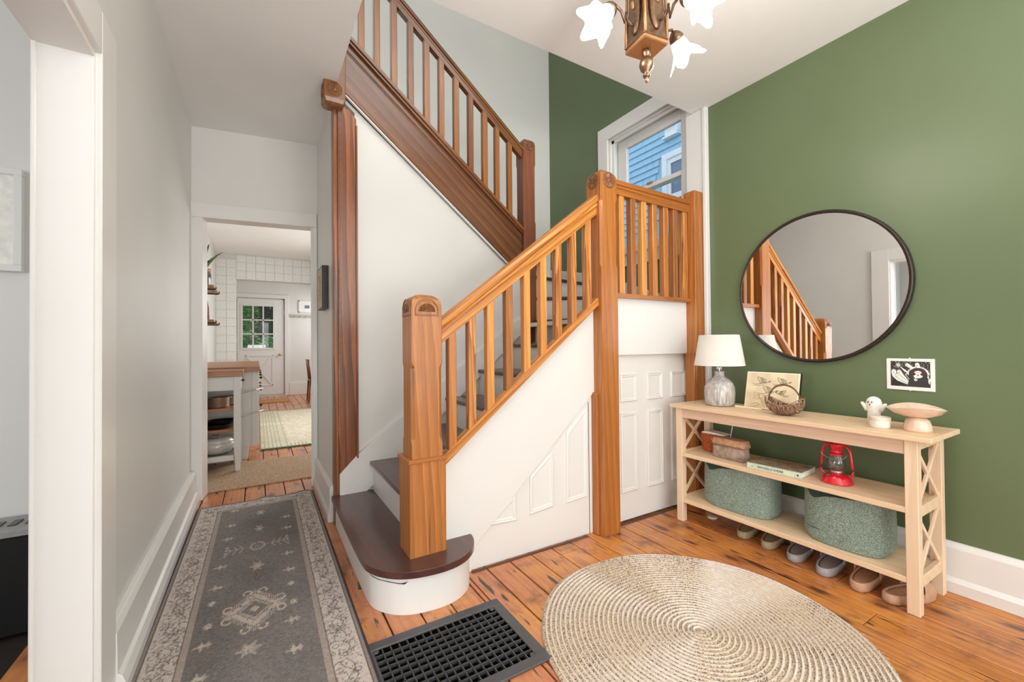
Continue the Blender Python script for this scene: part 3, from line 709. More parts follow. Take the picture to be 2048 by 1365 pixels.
# ---- lower newel
nb = arch_post('newel_post', W_NEWEL, .600, .748, 1.880, 2.020, .62, 1.397, .075, sc, p=2.6, chamfer=[(.70, 1.075, .016)])
nb['label'] = 'thick square newel post at the foot of the stairs'
B(.578, .766, 1.862, 2.04, .618, .636).build('ledge_moulding', W_RAILX, nb, bevel=.004, seg=2)
B(.585, .760, 1.870, 2.032, .186, .622).build('newel_base', W_NEWEL, nb, bevel=.003)
for (cx_, cy_, nr) in ((.674, 1.878, '-y'), (.598, 1.950, '-x')):
    w_ = .056
    fan_disc(nb, (cx_, cy_-0 if nr == '-y' else cy_, 1.312), nr, .040, True, W_CARVE, 9)
    # carved arch outline
    def T(u, v, h, c=(cx_, cy_, 1.300), nr=nr): return (c[0]+u, c[1]-h, c[2]+v) if nr == '-y' else (c[0]-h, c[1]-u, c[2]+v)
    path = [(-w_, 0)]+[(-w_*math.cos(a), .018+w_*math.sin(a)) for a in [PI*i/16 for i in range(17)]]+[(w_, 0)]
    rs = [[T(x_*q, .0 if i in (0, 18) else z_*q, h) for q, h in ((1, 0), (.99, .003), (.93, .003), (.92, 0))] for i, (x_, z_) in enumerate(path)]
    MB().rings(rs, False, False).build('carved_arch', W_CARVE, nb)
    bx = T(-w_, -.004, 0)
    (B(cx_-w_, cx_+w_, cy_-.003, cy_+.001, 1.294, 1.300) if nr == '-y' else B(cx_-.003, cx_+.001, cy_-w_, cy_+w_, 1.294, 1.300)).build('carved_line', W_CARVE, nb)
# ---- landing post (tall, to the floor)
lp = arch_post('landing_post', W_POST, 1.770, 1.905, 1.885, 2.015, 0, 2.235, .072, sc, p=2.0, chamfer=[(1.62, 2.05, .014)])
lp['label'] = 'tall square post rising from floor past the landing'
fan_disc(lp, (1.8375, 1.884, 2.155), '-y', .048, False, W_CARVE, 14); fan_disc(lp, (1.769, 1.950, 2.155), '-x', .046, False, W_CARVE, 14)
B(1.755, 1.80, 1.925, 1.975, .0, .86).build('post_shoe_strip', W_POST, lp, bevel=.003)
# end half post at the right wall
arch_post('wall_post', W_POST, 2.640, 2.735, 1.868, 1.962, 0, 2.245, .02, sc, p=4)
B(2.628, 2.645, 1.876, 1.955, 0, 1.09).build('post_strip', W_POST, sc, bevel=.003)

# ---- sloped members: profile in (y, dz) swept along x with vertical end cuts
def sloped(name, mat, prof, x0, x1, z0, slope, parent, smooth=False, bevel=0):
    a = [(x0, y, z0+dz) for y, dz in prof]; b = [(x1, y, z0+slope*(x1-x0)+dz) for y, dz in prof]
    return MB().rings([a, b], smooth, True).build(name, mat, parent, bevel=bevel)
yc = 1.945
def railprof(yc, h, w):
    return [(yc-w*.30, -h), (yc+w*.30, -h), (yc+w*.30, -h*.62), (yc+w*.36, -h*.58), (yc+w*.36, -h*.46), (yc+w*.30, -h*.42), (yc+w*.46, -h*.36), (yc+w*.5, -h*.24), (yc+w*.42, -h*.08), (yc+w*.22, 0),
            (yc-w*.22, 0), (yc-w*.42, -h*.08), (yc-w*.5, -h*.24), (yc-w*.46, -h*.36), (yc-w*.30, -h*.42), (yc-w*.36, -h*.46), (yc-w*.36, -h*.58), (yc-w*.30, -h*.62)]
SL1 = (2.084-1.288)/(1.79-.765)
sloped('handrail', W_RAIL, railprof(yc, .125, .075), .745, 1.775, 1.275, SL1, sc)
SS = (1.434-.622)/(1.775-.783)
shoe = sloped('shoe_rail', W_RAIL, [(yc-.032, -.045), (yc+.032, -.045), (yc+.032, -.012), (yc+.022, 0), (yc-.022, 0), (yc-.032, -.012)], .765, 1.775, .615, SS, sc)
bx = [.799, .907, 1.013, 1.127, 1.240, 1.351, 1.458, 1.569, 1.684]
bm = [1, 2, 0, 3, 0, 0, 2, 2, 2]
for i, x in enumerate(bx):
    x0, x1 = x, x+.042; zb = lambda q: .615+SS*(q-.765)-.004; zt = lambda q: 1.275+SL1*(q-.745)-.118
    mb = MB(); v = []
    for (q, y) in ((x0, 1.924), (x1, 1.924), (x1, 1.966), (x0, 1.966)): v.append((q, y, zb(q)))
    for (q, y) in ((x0, 1.924), (x1, 1.924), (x1, 1.966), (x0, 1.966)): v.append((q, y, zt(q)))
    mb.add(v, [(0, 3, 2, 1), (4, 5, 6, 7), (0, 1, 5, 4), (1, 2, 6, 5), (2, 3, 7, 6), (3, 0, 4, 7)])
    mb.build('baluster', W_BAL[bm[i]], sc, bevel=.003)
# ---- landing balustrade
sloped('landing_handrail', W_RAILX, railprof(yc-.01, .095, .07), 1.90, 2.642, 2.192, -.008/.74, sc)
sloped('landing_shoe', W_RAILX, [(yc-.038, -.026), (yc+.038, -.026), (yc+.038, -.004), (yc+.03, 0), (yc-.038, 0)], 1.90, 2.642, 1.474, 0, sc)
for i, (a, b) in enumerate(((1.935, 2.019), (2.038, 2.123), (2.141, 2.224), (2.246, 2.328), (2.355, 2.439), (2.449, 2.538), (2.555, 2.644))):
    w = .046; B(b-w-.012, b-.012, 1.922, 1.966, 1.472, 2.105).build('baluster', W_BAL[[0, 3, 0, 1, 1, 3, 2][i]], sc, bevel=.003)
# ---- upper flight: stringer with mouldings
SU = -.8075
zs = lambda x: 2.123+SU*(x-1.848)
def stringer(name, dz0, dz1, y0, y1, mat=W_STR):
    x0, x1 = .445, 1.862
    v = [(x, y, zs(x)+dz) for x in (x0, x1) for y in (y0, y1) for dz in (dz0, dz1)]
    return MB().add(v, [(0, 1, 3, 2), (4, 6, 7, 5), (0, 4, 5, 1), (2, 3, 7, 6), (0, 2, 6, 4), (1, 5, 7, 3)]).build(name, mat, sc, bevel=.003)
stringer('stringer', -.408, -.012, 2.912, 2.946)
stringer('stringer_cap', -.030, .002, 2.878, 2.965, W_URAIL)
stringer('stringer_moulding', -.052, -.026, 2.890, 2.914)
stringer('stringer_moulding', -.108, -.092, 2.903, 2.914)
stringer('stringer_moulding', -.120, -.106, 2.908, 2.914)
stringer('stringer_moulding', -.400, -.378, 2.902, 2.914)
stringer('stringer_bead', -.415, -.400, 2.908, 2.93, TRIM)
yu = 2.925
SU2 = -.815
zr = lambda x: 2.812+SU2*(x-1.848)
x0, x1 = .30, 1.875
pf = railprof(yu, .105, .07)
MB().rings([[(x0, y, zr(x0)+d) for y, d in pf], [(x1, y, zr(x1)+d) for y, d in pf]], False, True).build('upper_handrail', W_URAIL, sc)
ub = [.565, .667, .785, .903, 1.021, 1.134, 1.253, 1.372, 1.494, 1.608, 1.724]
ub = [.440]+ub
for i, x in enumerate(ub):
    a, b = x+.012, x+.054
    if i >= 10: a, b = x+.008, x+.046
    v = [(q, y, zs(q)-.004) for q, y in ((a, 2.905), (b, 2.905), (b, 2.945), (a, 2.945))]+[(q, y, zr(q)-.10) for q, y in ((a, 2.905), (b, 2.905), (b, 2.945), (a, 2.945))]
    MB().add(v, [(0, 3, 2, 1), (4, 5, 6, 7), (0, 1, 5, 4), (1, 2, 6, 5), (2, 3, 7, 6), (3, 0, 4, 7)]).build('baluster', W_UBAL[[1, 0, 0, 0, 1, 0, 0, 0, 1, 0, 0, 0][i]], sc, bevel=.003)
un = arch_post('upper_newel', W_RED, 1.865, 1.982, 2.885, 3.0, 1.18, 2.868, .055, sc, p=2.2, chamfer=[(2.16, 2.66, .012)])
un['label'] = 'reddish brown newel post at the turn of the stairs'
fan_disc(un, (1.9235, 2.884, 2.80), '-y', .040, False, W_CARVE, 12)
# ---- hanging newel at the ceiling edge and the corner post below
hn = MB(); 
def dring(k, z, cx=.425, cy=2.925, a=.066): return [(cx-a*k, cy-a*k, z), (cx+a*k, cy-a*k, z), (cx+a*k, cy+a*k, z), (cx-a*k, cy+a*k, z)]
hn.rings([dring(.60, 2.700), dring(.86, 2.716), dring(1, 2.738), dring(1, 3.30)], False, True)
h = hn.build('hanging_newel', W_CARVE, sc, bevel=.006, seg=2)
h['label'] = 'carved newel drop with rosette under the ceiling edge'
fan_disc(h, (.425, 2.858, 2.796), '-y', .046, False, W_CARVE, 14)
fan_disc(h, (.358, 2.925, 2.796), '-x', .042, False, W_CARVE, 12)
cp = MB().prism([(.448, .325), (.565, .438), (.565, 2.665), (.52, 2.72), (.448, 2.72)], 'y', 2.915, 3.01)
cp.box(.424, .452, 2.93, 3.02, 0, 2.72)
c = cp.build('corner_post', W_AGED, sc, bevel=.003)
c['label'] = 'tall weathered dark pine corner board up to the ceiling'
B(.458, .463, 2.911, 2.916, .34, 2.70).build('corner_bead', W_URAIL, sc)
B(.558, .570, 2.906, 2.916, .42, 2.62).build('corner_bead', W_AGED, sc, bevel=.002)
# =================================================================== FLOOR THINGS
# floor vent grille
vt = thing('floor_vent', 'black iron floor grate with square openings beside the round rug', 'floor vent', (.63, 1.48, 0))
vx0, vx1, vy0, vy1 = .325, .925, 1.262, 1.688
mb = MB()
def frame(mb, x0, x1, y0, y1, w, z0, z1): return mb.box(x0, x1, y0, y0+w, z0, z1).box(x0, x1, y1-w, y1, z0, z1).box(x0, x0+w, y0+w, y1-w, z0, z1).box(x1-w, x1, y0+w, y1-w, z0, z1)
frame(mb, vx0, vx1, vy0, vy1, .045, .0, .008); mb.build('frame', BLACKM, vt, bevel=.002)
nxb, nyb = 16, 10; ix0, ix1, iy0, iy1 = vx0+.045, vx1-.045, vy0+.045, vy1-.045
for i in range(1, nxb): x = ix0+(ix1-ix0)*i/nxb; B(x-.0018, x+.0018, iy0, iy1, -.008, .005).build('bar', BLACKM, vt)
for j in range(1, nyb): y = iy0+(iy1-iy0)*j/nyb; B(ix0, ix1, y-.0018, y+.0018, -.008, .005).build('bar', BLACKM, vt)
for x in (ix0+.008, ix1-.008):
    for y in (iy0+.008, iy1-.008): MB().lathe([(.012, 0), (.012, .003), (.005, .005)], (x, y, .002), 12).build('screw', BLACKM, vt)
st(MB().box(.355, .905, 1.285, 1.675, -.40, -.39).box(.345, .36, 1.285, 1.675, -.39, -.022).box(.90, .915, 1.285, 1.675, -.39, -.022).box(.345, .915, 1.28, 1.295, -.39, -.022).box(.345, .915, 1.665, 1.68, -.39, -.022).build('floor_duct', PIT))

# round jute rug: one long coil
rr = thing('round_rug', 'round coiled jute rug in cream and tan on the plank floor', 'rug', (1.505, 1.065, 0))
PIT_ = .0195; NT_ = 32; NA = 224
prof = [(0, .0055), (.12, .007), (.2, .0115), (.34, .0125), (.48, .0112), (.58, .007), (.8, .0085)]
vs = []; fs = []; K = len(prof); rj = random.Random(5)
tot = NT_*NA
rad = [1+.006*math.sin(3*2*PI*i/NA+1)+.004*math.sin(7*2*PI*i/NA) for i in range(NA+1)]
rings_ = []
for t in range(NT_):
    for k, (q, hgt) in enumerate(prof):
        r = (t+q)*PIT_
        rings_.append([(1.505+r*rad[i]*math.cos(2*PI*i/NA), 1.065+r*rad[i]*math.sin(2*PI*i/NA), hgt+rj.uniform(-.0006, .0006)) for i in range(NA)])
r = NT_*PIT_; rings_ += [[(1.505+(r+.004)*rad[i]*math.cos(2*PI*i/NA), 1.065+(r+.004)*rad[i]*math.sin(2*PI*i/NA), .004) for i in range(NA)], [(1.505+r*rad[i]*math.cos(2*PI*i/NA), 1.065+r*rad[i]*math.sin(2*PI*i/NA), .0005) for i in range(NA)]]
MB().rings(rings_[1:], True, False).build('coiled_braid', JUTE, rr, fix=False)
mb = MB()
for i in range(70):
    a = rj.uniform(0, 2*PI); r0 = r*rad[int(a/2/PI*NA)]
    p = Vector((1.505+r0*math.cos(a), 1.065+r0*math.sin(a), .006)); q = p+Vector((math.cos(a+rj.uniform(-1, 1)), math.sin(a+rj.uniform(-1, 1)), 0))*rj.uniform(.005, .014)
    mb.tube([p, (p+q)/2+Vector((0, 0, .003)), q], .0006, 3)
o = mb.build('loose_fibres', JUTE, rr); o['kind'] = 'stuff'

# hallway runner, pattern woven in as colour
RY0, RY1 = .95, 3.735
def runner_col(U, V):
    X = (U-.5)*.745; Y = RY0+V*(RY1-RY0); n = X.size
    C = np.zeros(X.shape+(3,)); ax = np.abs(X)
    wx = vnoise(X*260, Y*160, 1); wy = vnoise(X*120, Y*420, 2); fine = .5*wx+.5*wy
    blotch = vnoise(X*6+3, Y*4, 3)
    field = rgb(134, 127, 124); bord = rgb(212, 200, 192); dark = rgb(104, 98, 96); pale = rgb(222, 206, 192)
    C[:] = field
    C = C*(.72+.42*fine[..., None])*(.9+.2*blotch[..., None])
    C = C+(rgb(150, 130, 116)-C)*(np.clip(vnoise(X*5, Y*3, 9)-.55, 0, 1)*.9)[..., None]
    # distance to the rug edge
    ed = np.minimum(.3725-ax, RY1-Y)
    m = ed < .155
    C[m] = (bord*(.86+.22*fine[..., None]))[m]
    # floral border: vines and blossoms, broken by wear
    s = Y*1.0; band = (ed-.082)
    along = np.where(RY1-Y < .3725-ax, X, Y)
    v1 = np.abs(band-.022*np.sin(along*2*PI/.16)); v2 = np.abs(band+.020*np.sin(along*2*PI/.16+.6+.8*np.sin(along*9)))
    wear = vnoise(X*40, Y*40, 4)
    inb = (ed > .030) & (ed < .130)
    vine = inb & ((v1 < .0024) | (v2 < .0020)) & (wear > .28)
    cell = .16; aa = np.mod(along, cell)-cell/2; sg = np.where(np.mod(np.floor(along/cell), 2) > 0, 1, -1)
    rr_ = np.hypot(aa, band*1.05); th = np.arctan2(band, aa)
    fl = inb & (np.abs(rr_-(.020+.006*np.cos(6*th))) < .0024); fl2 = inb & (np.abs(rr_-.010) < .0022) | (inb & (rr_ < .003))
    a2 = np.mod(along+cell/2, cell)-cell/2; r2 = np.hypot(a2, (band-.026*sg)); r3 = np.hypot(a2+.02, (band+.026*sg))
    fl3 = inb & ((np.abs(r2-(.012+.004*np.cos(5*np.arctan2(band-.026*sg, a2)))) < .002) | (np.abs(r3-.011) < .002))
    worm = inb & (np.abs(vnoise(X*95, Y*70, 6)-.5) < .085) & (vnoise(X*30, Y*30, 8) > .25)
    for msk, col, k in ((worm, rgb(132, 120, 114), .8), (vine, dark, .8), (fl, dark, .8), (fl2, rgb(110, 100, 94), .8), (fl3, dark, .8)):
        C[msk] = C[msk]*(1-k)+col*k
    for d0, d1, col in ((.0, .010, rgb(64, 58, 56)), (.010, .022, rgb(150, 138, 132)), (.022, .026, rgb(84, 78, 76)), (.130, .133, rgb(110, 100, 96)), (.133, .155, rgb(176, 162, 152))):
        mm = (ed >= d0) & (ed < d1); C[mm] = (col*(.86+.22*fine[..., None]))[mm]
    inner = ed > .157
    def spot(mask, k=.85, col=pale):
        mm = mask & inner & (vnoise(X*170, Y*170, 12) > .18)
        C[mm] = C[mm]*(1-k)+(col*(.8+.3*fine[..., None]))[mm]*k
    def tri_star(cx, cy, sx, sy, sp=8):
        dx, dy = (X-cx)/sx, (Y-cy)/sy; r_ = np.hypot(dx, dy); t_ = np.arctan2(dy, dx)
        return r_ < .55+.45*np.abs(np.cos(sp/2*t_))**3
    # medallion: hooked double diamond
    def medal(cx, cy, s):
        dx, dy = (X-cx)/s, (Y-cy)/(s*1.35); d = np.abs(dx)+np.abs(dy)
        spot((d < 1.0) & (d > .72)); spot((d < .62) & (d > .50), .6); spot(d < .2, .8); spot((d < .72) & (d > .62), .35)
        comb = (d >= 1.0) & (d < 1.28) & (np.mod((dx*np.sign(dy)-0*dy)*14, 1) < .5); spot(comb, .7)
        for sx_ in (-1, 1):
            for sy_ in (-1, 1):
                h1 = np.abs(np.hypot(dx-sx_*1.0, dy-sy_*.32)-.17) < .045; spot(h1 & (np.abs(dx) > .86), .85)
                h2 = np.abs(np.hypot(dx-sx_*.30, dy-sy_*1.08)-.16) < .045; spot(h2 & (np.abs(dy) > .98), .85)
    medal(-.005, 2.18, .10); medal(-.005, 1.25, .10)
    # flowering cross branch
    def branch(cx, cy):
        r_ = np.hypot((X-cx)/.038, (Y-cy)/.055); spot(np.abs(r_-.9) < .14, .7); spot((r_ < .7) & (np.mod(Y*90, 1) < .5), .35)
        for s_ in (-1, 1):
            d_, t_ = seg(X, Y, cx+s_*.045, cy, cx+s_*.15, cy+.02*s_*0+.01); spot(d_ < .0035, .7)
            for q in (.07, .10, .13):
                for w_ in (-1, 1):
                    d_, t_ = seg(X, Y, cx+s_*q, cy, cx+s_*(q+.018), cy+w_*.05); spot(d_ < .003, .65)
            d_, t_ = seg(X, Y, cx+s_*.155, cy-.06, cx+s_*.15, cy+.07); spot(d_ < .004+.003*np.sin(Y*160), .65)
    branch(0, 2.86); branch(0, 1.52)
    for cx, cy in ((-.17, 2.32), (.146, 2.15), (-.169, 2.14), (.143, 2.32), (.147, 1.42), (-.15, 1.42)): spot(tri_star(cx, cy, .018, .026), .9)
    for cx, cy, sx, sy in ((-.02, 1.90, .045, .05), (0, 2.60, .034, .06), (.006, 3.13, .028, .06), (.012, 3.42, .03, .055)): spot(tri_star(cx, cy, sx, sy, 6), .55); spot(tri_star(cx, cy, sx*.5, sy*.5, 6), .5)
    for cx, cy in ((-.161, 2.68), (.145, 2.47), (-.165, 2.46), (.134, 2.01), (.131, 1.81), (-.173, 2.01), (-.154, 3.05), (.146, 2.67), (-.169, 1.82), (-.149, 3.27), (.161, 3.25), (.159, 3.05), (-.145, 3.55), (.14, 1.2), (-.15, 1.15)):
        dx, dy = (X-cx)/.034, (Y-cy)/.016; spot(np.abs(dx)**1.2+np.abs(dy)*(1+.6*np.sin(dx*9)) < 1, .7)
        spot((np.hypot(dx, dy) < .45), .5)
    return np.clip(C, 0, 1)
def runner_P(U, V):
    X = (U-.5)*.745; Y = RY0+V*(RY1-RY0); xx = X+.025*(V-.72)
    wave = .012*np.clip((V-.965)/.035, 0, 1)*np.maximum(0, np.sin((X+.02)*24))*(X > .0)
    return np.stack([xx, Y+.0*X, .0085+wave+0*X], -1)
ru = thing('runner_rug', 'long faded grey and beige patterned runner in the hallway', 'rug', (0, 2.3, 0))
grid_print('pile', runner_col, runner_P, 200, 740, RUNNER, ru)
MB().add([(-.3725+.025*(0-.72), RY0, .001), (.3725+.025*(0-.72), RY0, .001), (.3725+.007, RY1, .001), (-.3725+.007, RY1, .001), (-.3725+.025*(0-.72), RY0, .0083), (.3725+.025*(0-.72), RY0, .0083), (.3725+.007, RY1, .0083), (-.3725+.007, RY1, .0083)],
         [(0, 1, 5, 4), (1, 2, 6, 5), (2, 3, 7, 6), (3, 0, 4, 7), (0, 3, 2, 1)]).build('backing', plain('runner_edge', lin(70, 60, 56), .9), ru)

# =================================================================== CONSOLE TABLE
ct = thing('console_table', 'pale wood console table with two shelves and X-shaped ends', 'console table', (2.52, 1.23, 0))
TX0, TX1, TY0, TY1 = 2.338, 2.712, .590, 1.862
MB().box(TX0, TX1, TY0, TY1, .735, .757).build('top', W_TABLE, ct, bevel=.003, seg=2)
LX = ((2.360, 2.402), (2.655, 2.697)); LY = ((.640, .684), (1.785, 1.829))
for lx in LX:
    for ly in LY: B(*lx, *ly, 0, .735).build('leg', W_TABLEZ, ct, bevel=.002)
B(2.364, 2.384, .684, 1.785, .672, .735).build('apron', W_TABLEP, ct, bevel=.002)
B(2.673, 2.693, .684, 1.785, .672, .735).build('apron', W_TABLEP, ct, bevel=.002)
for y in ((.646, .666), (1.803, 1.823)): B(2.402, 2.655, *y, .690, .735).build('end_rail', W_TABLE, ct, bevel=.002)
for z in (.447, .150): B(2.362, 2.690, .664, 1.806, z-.025, z).build('shelf', W_TABLE, ct, bevel=.002)
for y in ((.645, .667), (1.802, 1.824)):
    for z in (.452, .155): B(2.402, 2.655, *y, z-.047, z).build('end_rail', W_TABLE, ct, bevel=.002)
def cross(y, za, zb, name='cross_brace'):
    for (a, b, yy) in (((2.400, za), (2.657, zb), y), ((2.400, zb), (2.657, za), y+.001)):
        mb = MB(); bar(mb, a, b, .019, yy-.006, yy+.006); mb.build(name, W_TABLEZ, ct, bevel=.0015)
for y in (.655, 1.813): cross(y, .452, .690); cross(y, .155, .405)

# ---- table lamp
tl = thing('table_lamp', 'small grey glazed table lamp with tapered white linen shade', 'lamp', (2.53, 1.628, .757))
c = (2.53, 1.628, .757)
MB().lathe([(.001, 0), (.066, 0), (.078, .005), (.086, .020), (.089, .045), (.090, .09), (.087, .120), (.076, .148), (.056, .168), (.036, .182), (.028, .193), (.027, .206), (.030, .214), (.027, .219), (.001, .220)], c, 64, True, .012, 22).build('base', CERAM, tl)
MB().lathe([(.008, .218), (.008, .262)], (c[0]-.008, c[1]+.006, c[2]), 12).lathe([(.008, .218), (.008, .262)], (c[0]+.006, c[1]-.008, c[2]), 12).build('stem', CHROME, tl)
mb = MB(); mb.lathe([(.148, .258), (.118, .448), (.116, .448), (.146, .258)], c, 64, False); rs = []
mb.build('lamp_shade', SHADE, tl)
MB().lathe([(.1485, .256), (.1492, .262), (.146, .262), (.1455, .256), (.1485, .256)], c, 64, False).lathe([(.1185, .444), (.1178, .450), (.1152, .450), (.1158, .444), (.1185, .444)], c, 64, False).build('shade_trim', SHADE, tl)
MB().tube([c, (c[0], c[1], c[2]+.44)], .004).tube([(c[0]-.116, c[1], c[2]+.44), (c[0]+.116, c[1], c[2]+.44)], .002).build('harp', CHROME, tl)
cdx = thing('power_cord', 'thin pale lamp cord looping down behind the console table', 'cord', (2.71, 1.66, .3))
MB().tube([(2.719, 1.66, .757), (2.722, 1.658, .72), (2.725, 1.655, .66), (2.71, 1.66, .58), (2.70, 1.665, .53), (2.715, 1.66, .46)], .0035, 8).build('cable', PAPER, cdx)

# ---- bird print leaning on the wall
bp = thing('bird_print', 'cream print of flying birds on a board leaning against wall', 'picture', (2.58, 1.345, .757))
bw, bh = .300, .218
def bird_col(U, V):
    x, y = U*300, V*218
    C = np.ones(x.shape+(3,))*rgb(240, 224, 188)
    C = C*(1-.10*vnoise(x/40, y/40, 21)[..., None])+(rgb(228, 196, 130)-C)*(np.clip(1-y/120, 0, 1)*.35*vnoise(x/50, y/30, 22))[..., None]
    ink = rgb(120, 108, 92)
    def stroke(pts, w=1.0, k=.6, col=ink):
        for (a, b), (c_, d) in zip(pts[:-1], pts[1:]):
            d_, _ = seg(x, y, a, b, c_, d); m = d_ < w; C[m] = C[m]*(1-k)+col*k
    def wing(cx, cy, s, fl=1):
        for i in range(7):
            t = i/6; stroke([(cx+fl*(-6+10*t)*s, cy+(2-2*t)*s), (cx+fl*(-20+26*t)*s, cy+(22+6*math.sin(t*3))*s), (cx+fl*(-26+38*t)*s, cy+(34-8*abs(t-.4))*s)], 1.0, .45)
        stroke([(cx-fl*6*s, cy), (cx-fl*24*s, cy+24*s), (cx-fl*26*s, cy+38*s), (cx-fl*8*s, cy+34*s), (cx+fl*10*s, cy+24*s), (cx+fl*8*s, cy)], 1.5, .8)
    def birdy(cx, cy, s, fl=1):
        stroke([(cx-fl*34*s, cy-6*s), (cx-fl*14*s, cy-4*s), (cx, cy), (cx+fl*22*s, cy+8*s), (cx+fl*40*s, cy+10*s), (cx+fl*54*s, cy+16*s)], 2.0, .8)
        stroke([(cx-fl*30*s, cy-14*s), (cx-fl*8*s, cy-14*s), (cx+fl*14*s, cy-2*s), (cx+fl*30*s, cy+4*s)], 1.5, .7)
        stroke([(cx-fl*50*s, cy-18*s), (cx-fl*34*s, cy-8*s), (cx-fl*52*s, cy-2*s)], 1.3, .7)
        d = np.hypot(x-(cx+fl*46*s), y-(cy+13*s)); m = d < 4.5*s; C[m] = C[m]*.3+rgb(80, 72, 64)*.7
        wing(cx, cy, s, fl); wing(cx+fl*16*s, cy+3*s, s*.8, fl)
    birdy(90, 150, 1.0); birdy(205, 152, .95); birdy(130, 96, 1.1); birdy(212, 92, .7, -1)
    for k in range(9):
        y0 = 14+k*7; stroke([(50, 98-k*5), (80, 92-k*5), (110, y0+4), (150, y0-4), (230, y0)], 1.1, .45, rgb(150, 130, 96))
    stroke([(40, 20), (70, 34), (90, 24), (60, 10), (50, 4)], 1.6, .6)
    m = (x < 4) | (x > 288) | (y > 212) | (y < 3); C[m] = rgb(244, 234, 208); m = (x > 287) & (x < 290); C[m] = rgb(196, 178, 140)
    return C
tilt = .055
def bird_P(U, V): return np.stack([2.572-.001+tilt*V*.85, 1.495-U*bw, .760+V*bh], -1)
grid_print('print', bird_col, bird_P, 150, 110, PRINT, bp)
MB().add([(2.573, 1.497, .758), (2.573, 1.193, .758), (2.573+tilt*.85, 1.193, .980), (2.573+tilt*.85, 1.497, .980), (2.588, 1.497, .758), (2.588, 1.193, .758), (2.588+tilt*.85, 1.193, .980), (2.588+tilt*.85, 1.497, .980)],
         [(0, 1, 2, 3), (7, 6, 5, 4), (0, 4, 5, 1), (1, 5, 6, 2), (2, 6, 7, 3), (3, 7, 4, 0)]).build('board', BLACK, bp)
ls = thing('picture_ledge', 'thin cream wooden strip lying in front of the bird print', 'ledge', (2.54, 1.45, .757))
MB().box(2.535, 2.560, 1.375, 1.535, .757, .768).build('strip', CREAMW, ls, bevel=.003)
MB().box(2.546, 2.551, 1.376, 1.534, .768, .7695).build('groove', plain('cream_groove', lin(206, 190, 160), .7), ls)

# ---- twig basket
tb_ = thing('twig_basket', 'small brown twig basket with arched handle in front of bird print', 'basket', (2.47, 1.212, .757))
cb = Vector((2.47, 1.212, .757)); rj = random.Random(11)
WY, HZ = .092, .085
for gi in range(2):
    mb = MB()
    for i in range(gi, 74, 2):
        f = (i+rj.uniform(-.3, .3))/73*2-1
        a = f*1.42; yy = WY*math.sin(a); depth = max(math.cos(a), .14); rim = .052+.045*abs(f)**2.2+rj.uniform(-.003, .008)
        zb = HZ-.085*depth**.7*.98
        r_x = .058*depth**.8+.004; pts = []
        for k in range(9):
            t = PI*k/8; px = -math.cos(t)*r_x*(1.12 if k in (0, 8) else 1); pz = zb+(rim-zb)*(1-math.sin(t))**1.0
            pts.append((cb.x+px, cb.y-yy+rj.uniform(-.0025, .0025), cb.z+max(pz, .003)))
        mb.tube(pts, rj.uniform(.0017, .0028), 5)
    o = mb.build('twigs', TWIG[gi], tb_); o['kind'] = 'stuff'
MB().tube([(cb.x, cb.y-math.cos(t)*.083, cb.z+.072+math.sin(t)*.094) for t in [PI*k/16 for k in range(17)]], [.0035+.0012*math.sin(PI*k/16) for k in range(17)], 8).build('handle', TWIG[0], tb_)
MB().tube([(cb.x-.062*math.cos(t), cb.y+.088*math.sin(t), cb.z+.055+.042*abs(math.sin(t))**2) for t in [2*PI*k/40 for k in range(41)]], .003, 6).build('rim_hoop', TWIG[1], tb_)

# ---- ghost figurine, candle dish, pedestal dish
gh = thing('ghost_figurine', 'white ceramic ghost figurine with raised arms and black eyes', 'figurine', (2.55, .846, .757))
q = (2.55, .846, .757)
rs = []
for r_, z in ((.001, 0), (.034, 0), (.033, .03), (.032, .06), (.037, .08), (.040, .10), (.039, .115), (.033, .132), (.020, .143), (.008, .147), (.001, .1475)):
    rs.append([(q[0]+r_*.75*math.cos(a), q[1]+r_*math.sin(a)*(1+.0*math.cos(6*a)), q[2]+z) for a in [2*PI*k/28 for k in range(28)]])
MB().rings(rs, True, True).build('body', WHITECER, gh)
for s_ in (1, -1): MB().tube([(q[0]-.002, q[1]+s_*.030, q[2]+.075), (q[0]-.004, q[1]+s_*.044, q[2]+.094), (q[0]-.006, q[1]+s_*.056, q[2]+.108), (q[0]-.008, q[1]+s_*.062, q[2]+.112)], [.015, .012, .009, .004], 12).build('arm', WHITECER, gh)
for (dy, z) in ((.014, .118), (-.004, .118), (.006, .105)): MB().sphere((q[0]-.029, q[1]+dy+.004, q[2]+z), .0036, 10, 6, (.7, 1, 1.1)).build('eye' if z > .11 else 'mouth', DOTS, gh)
gh.scale = (.86, .80, .90)
cd_ = thing('candle_dish', 'small cream and pink ceramic candle dish beside the ghost', 'dish', (2.462, .796, .757))
q = (2.462, .796, .757)
MB().lathe([(.001, .0), (.034, 0), (.037, .006), (.038, .040), (.0395, .046), (.0385, .050), (.036, .047), (.034, .034), (.001, .033)], q, 36).build('dish', WHITECER, cd_)
MB().lathe([(.0392, .034), (.0402, .046), (.0388, .0508), (.0362, .048)], q, 36, False).build('rim', PINKCER, cd_)
pd = thing('pedestal_dish', 'blush ceramic pedestal dish with wavy rim at table end', 'dish', (2.50, .676, .757))
q = (2.50, .676, .757)
MB().lathe([(.001, 0), (.045, 0), (.048, .006), (.047, .025), (.040, .048), (.028, .060), (.001, .061)], q, 40, True, .01, 14).build('pedestal', PINKCER, pd)
rs = []
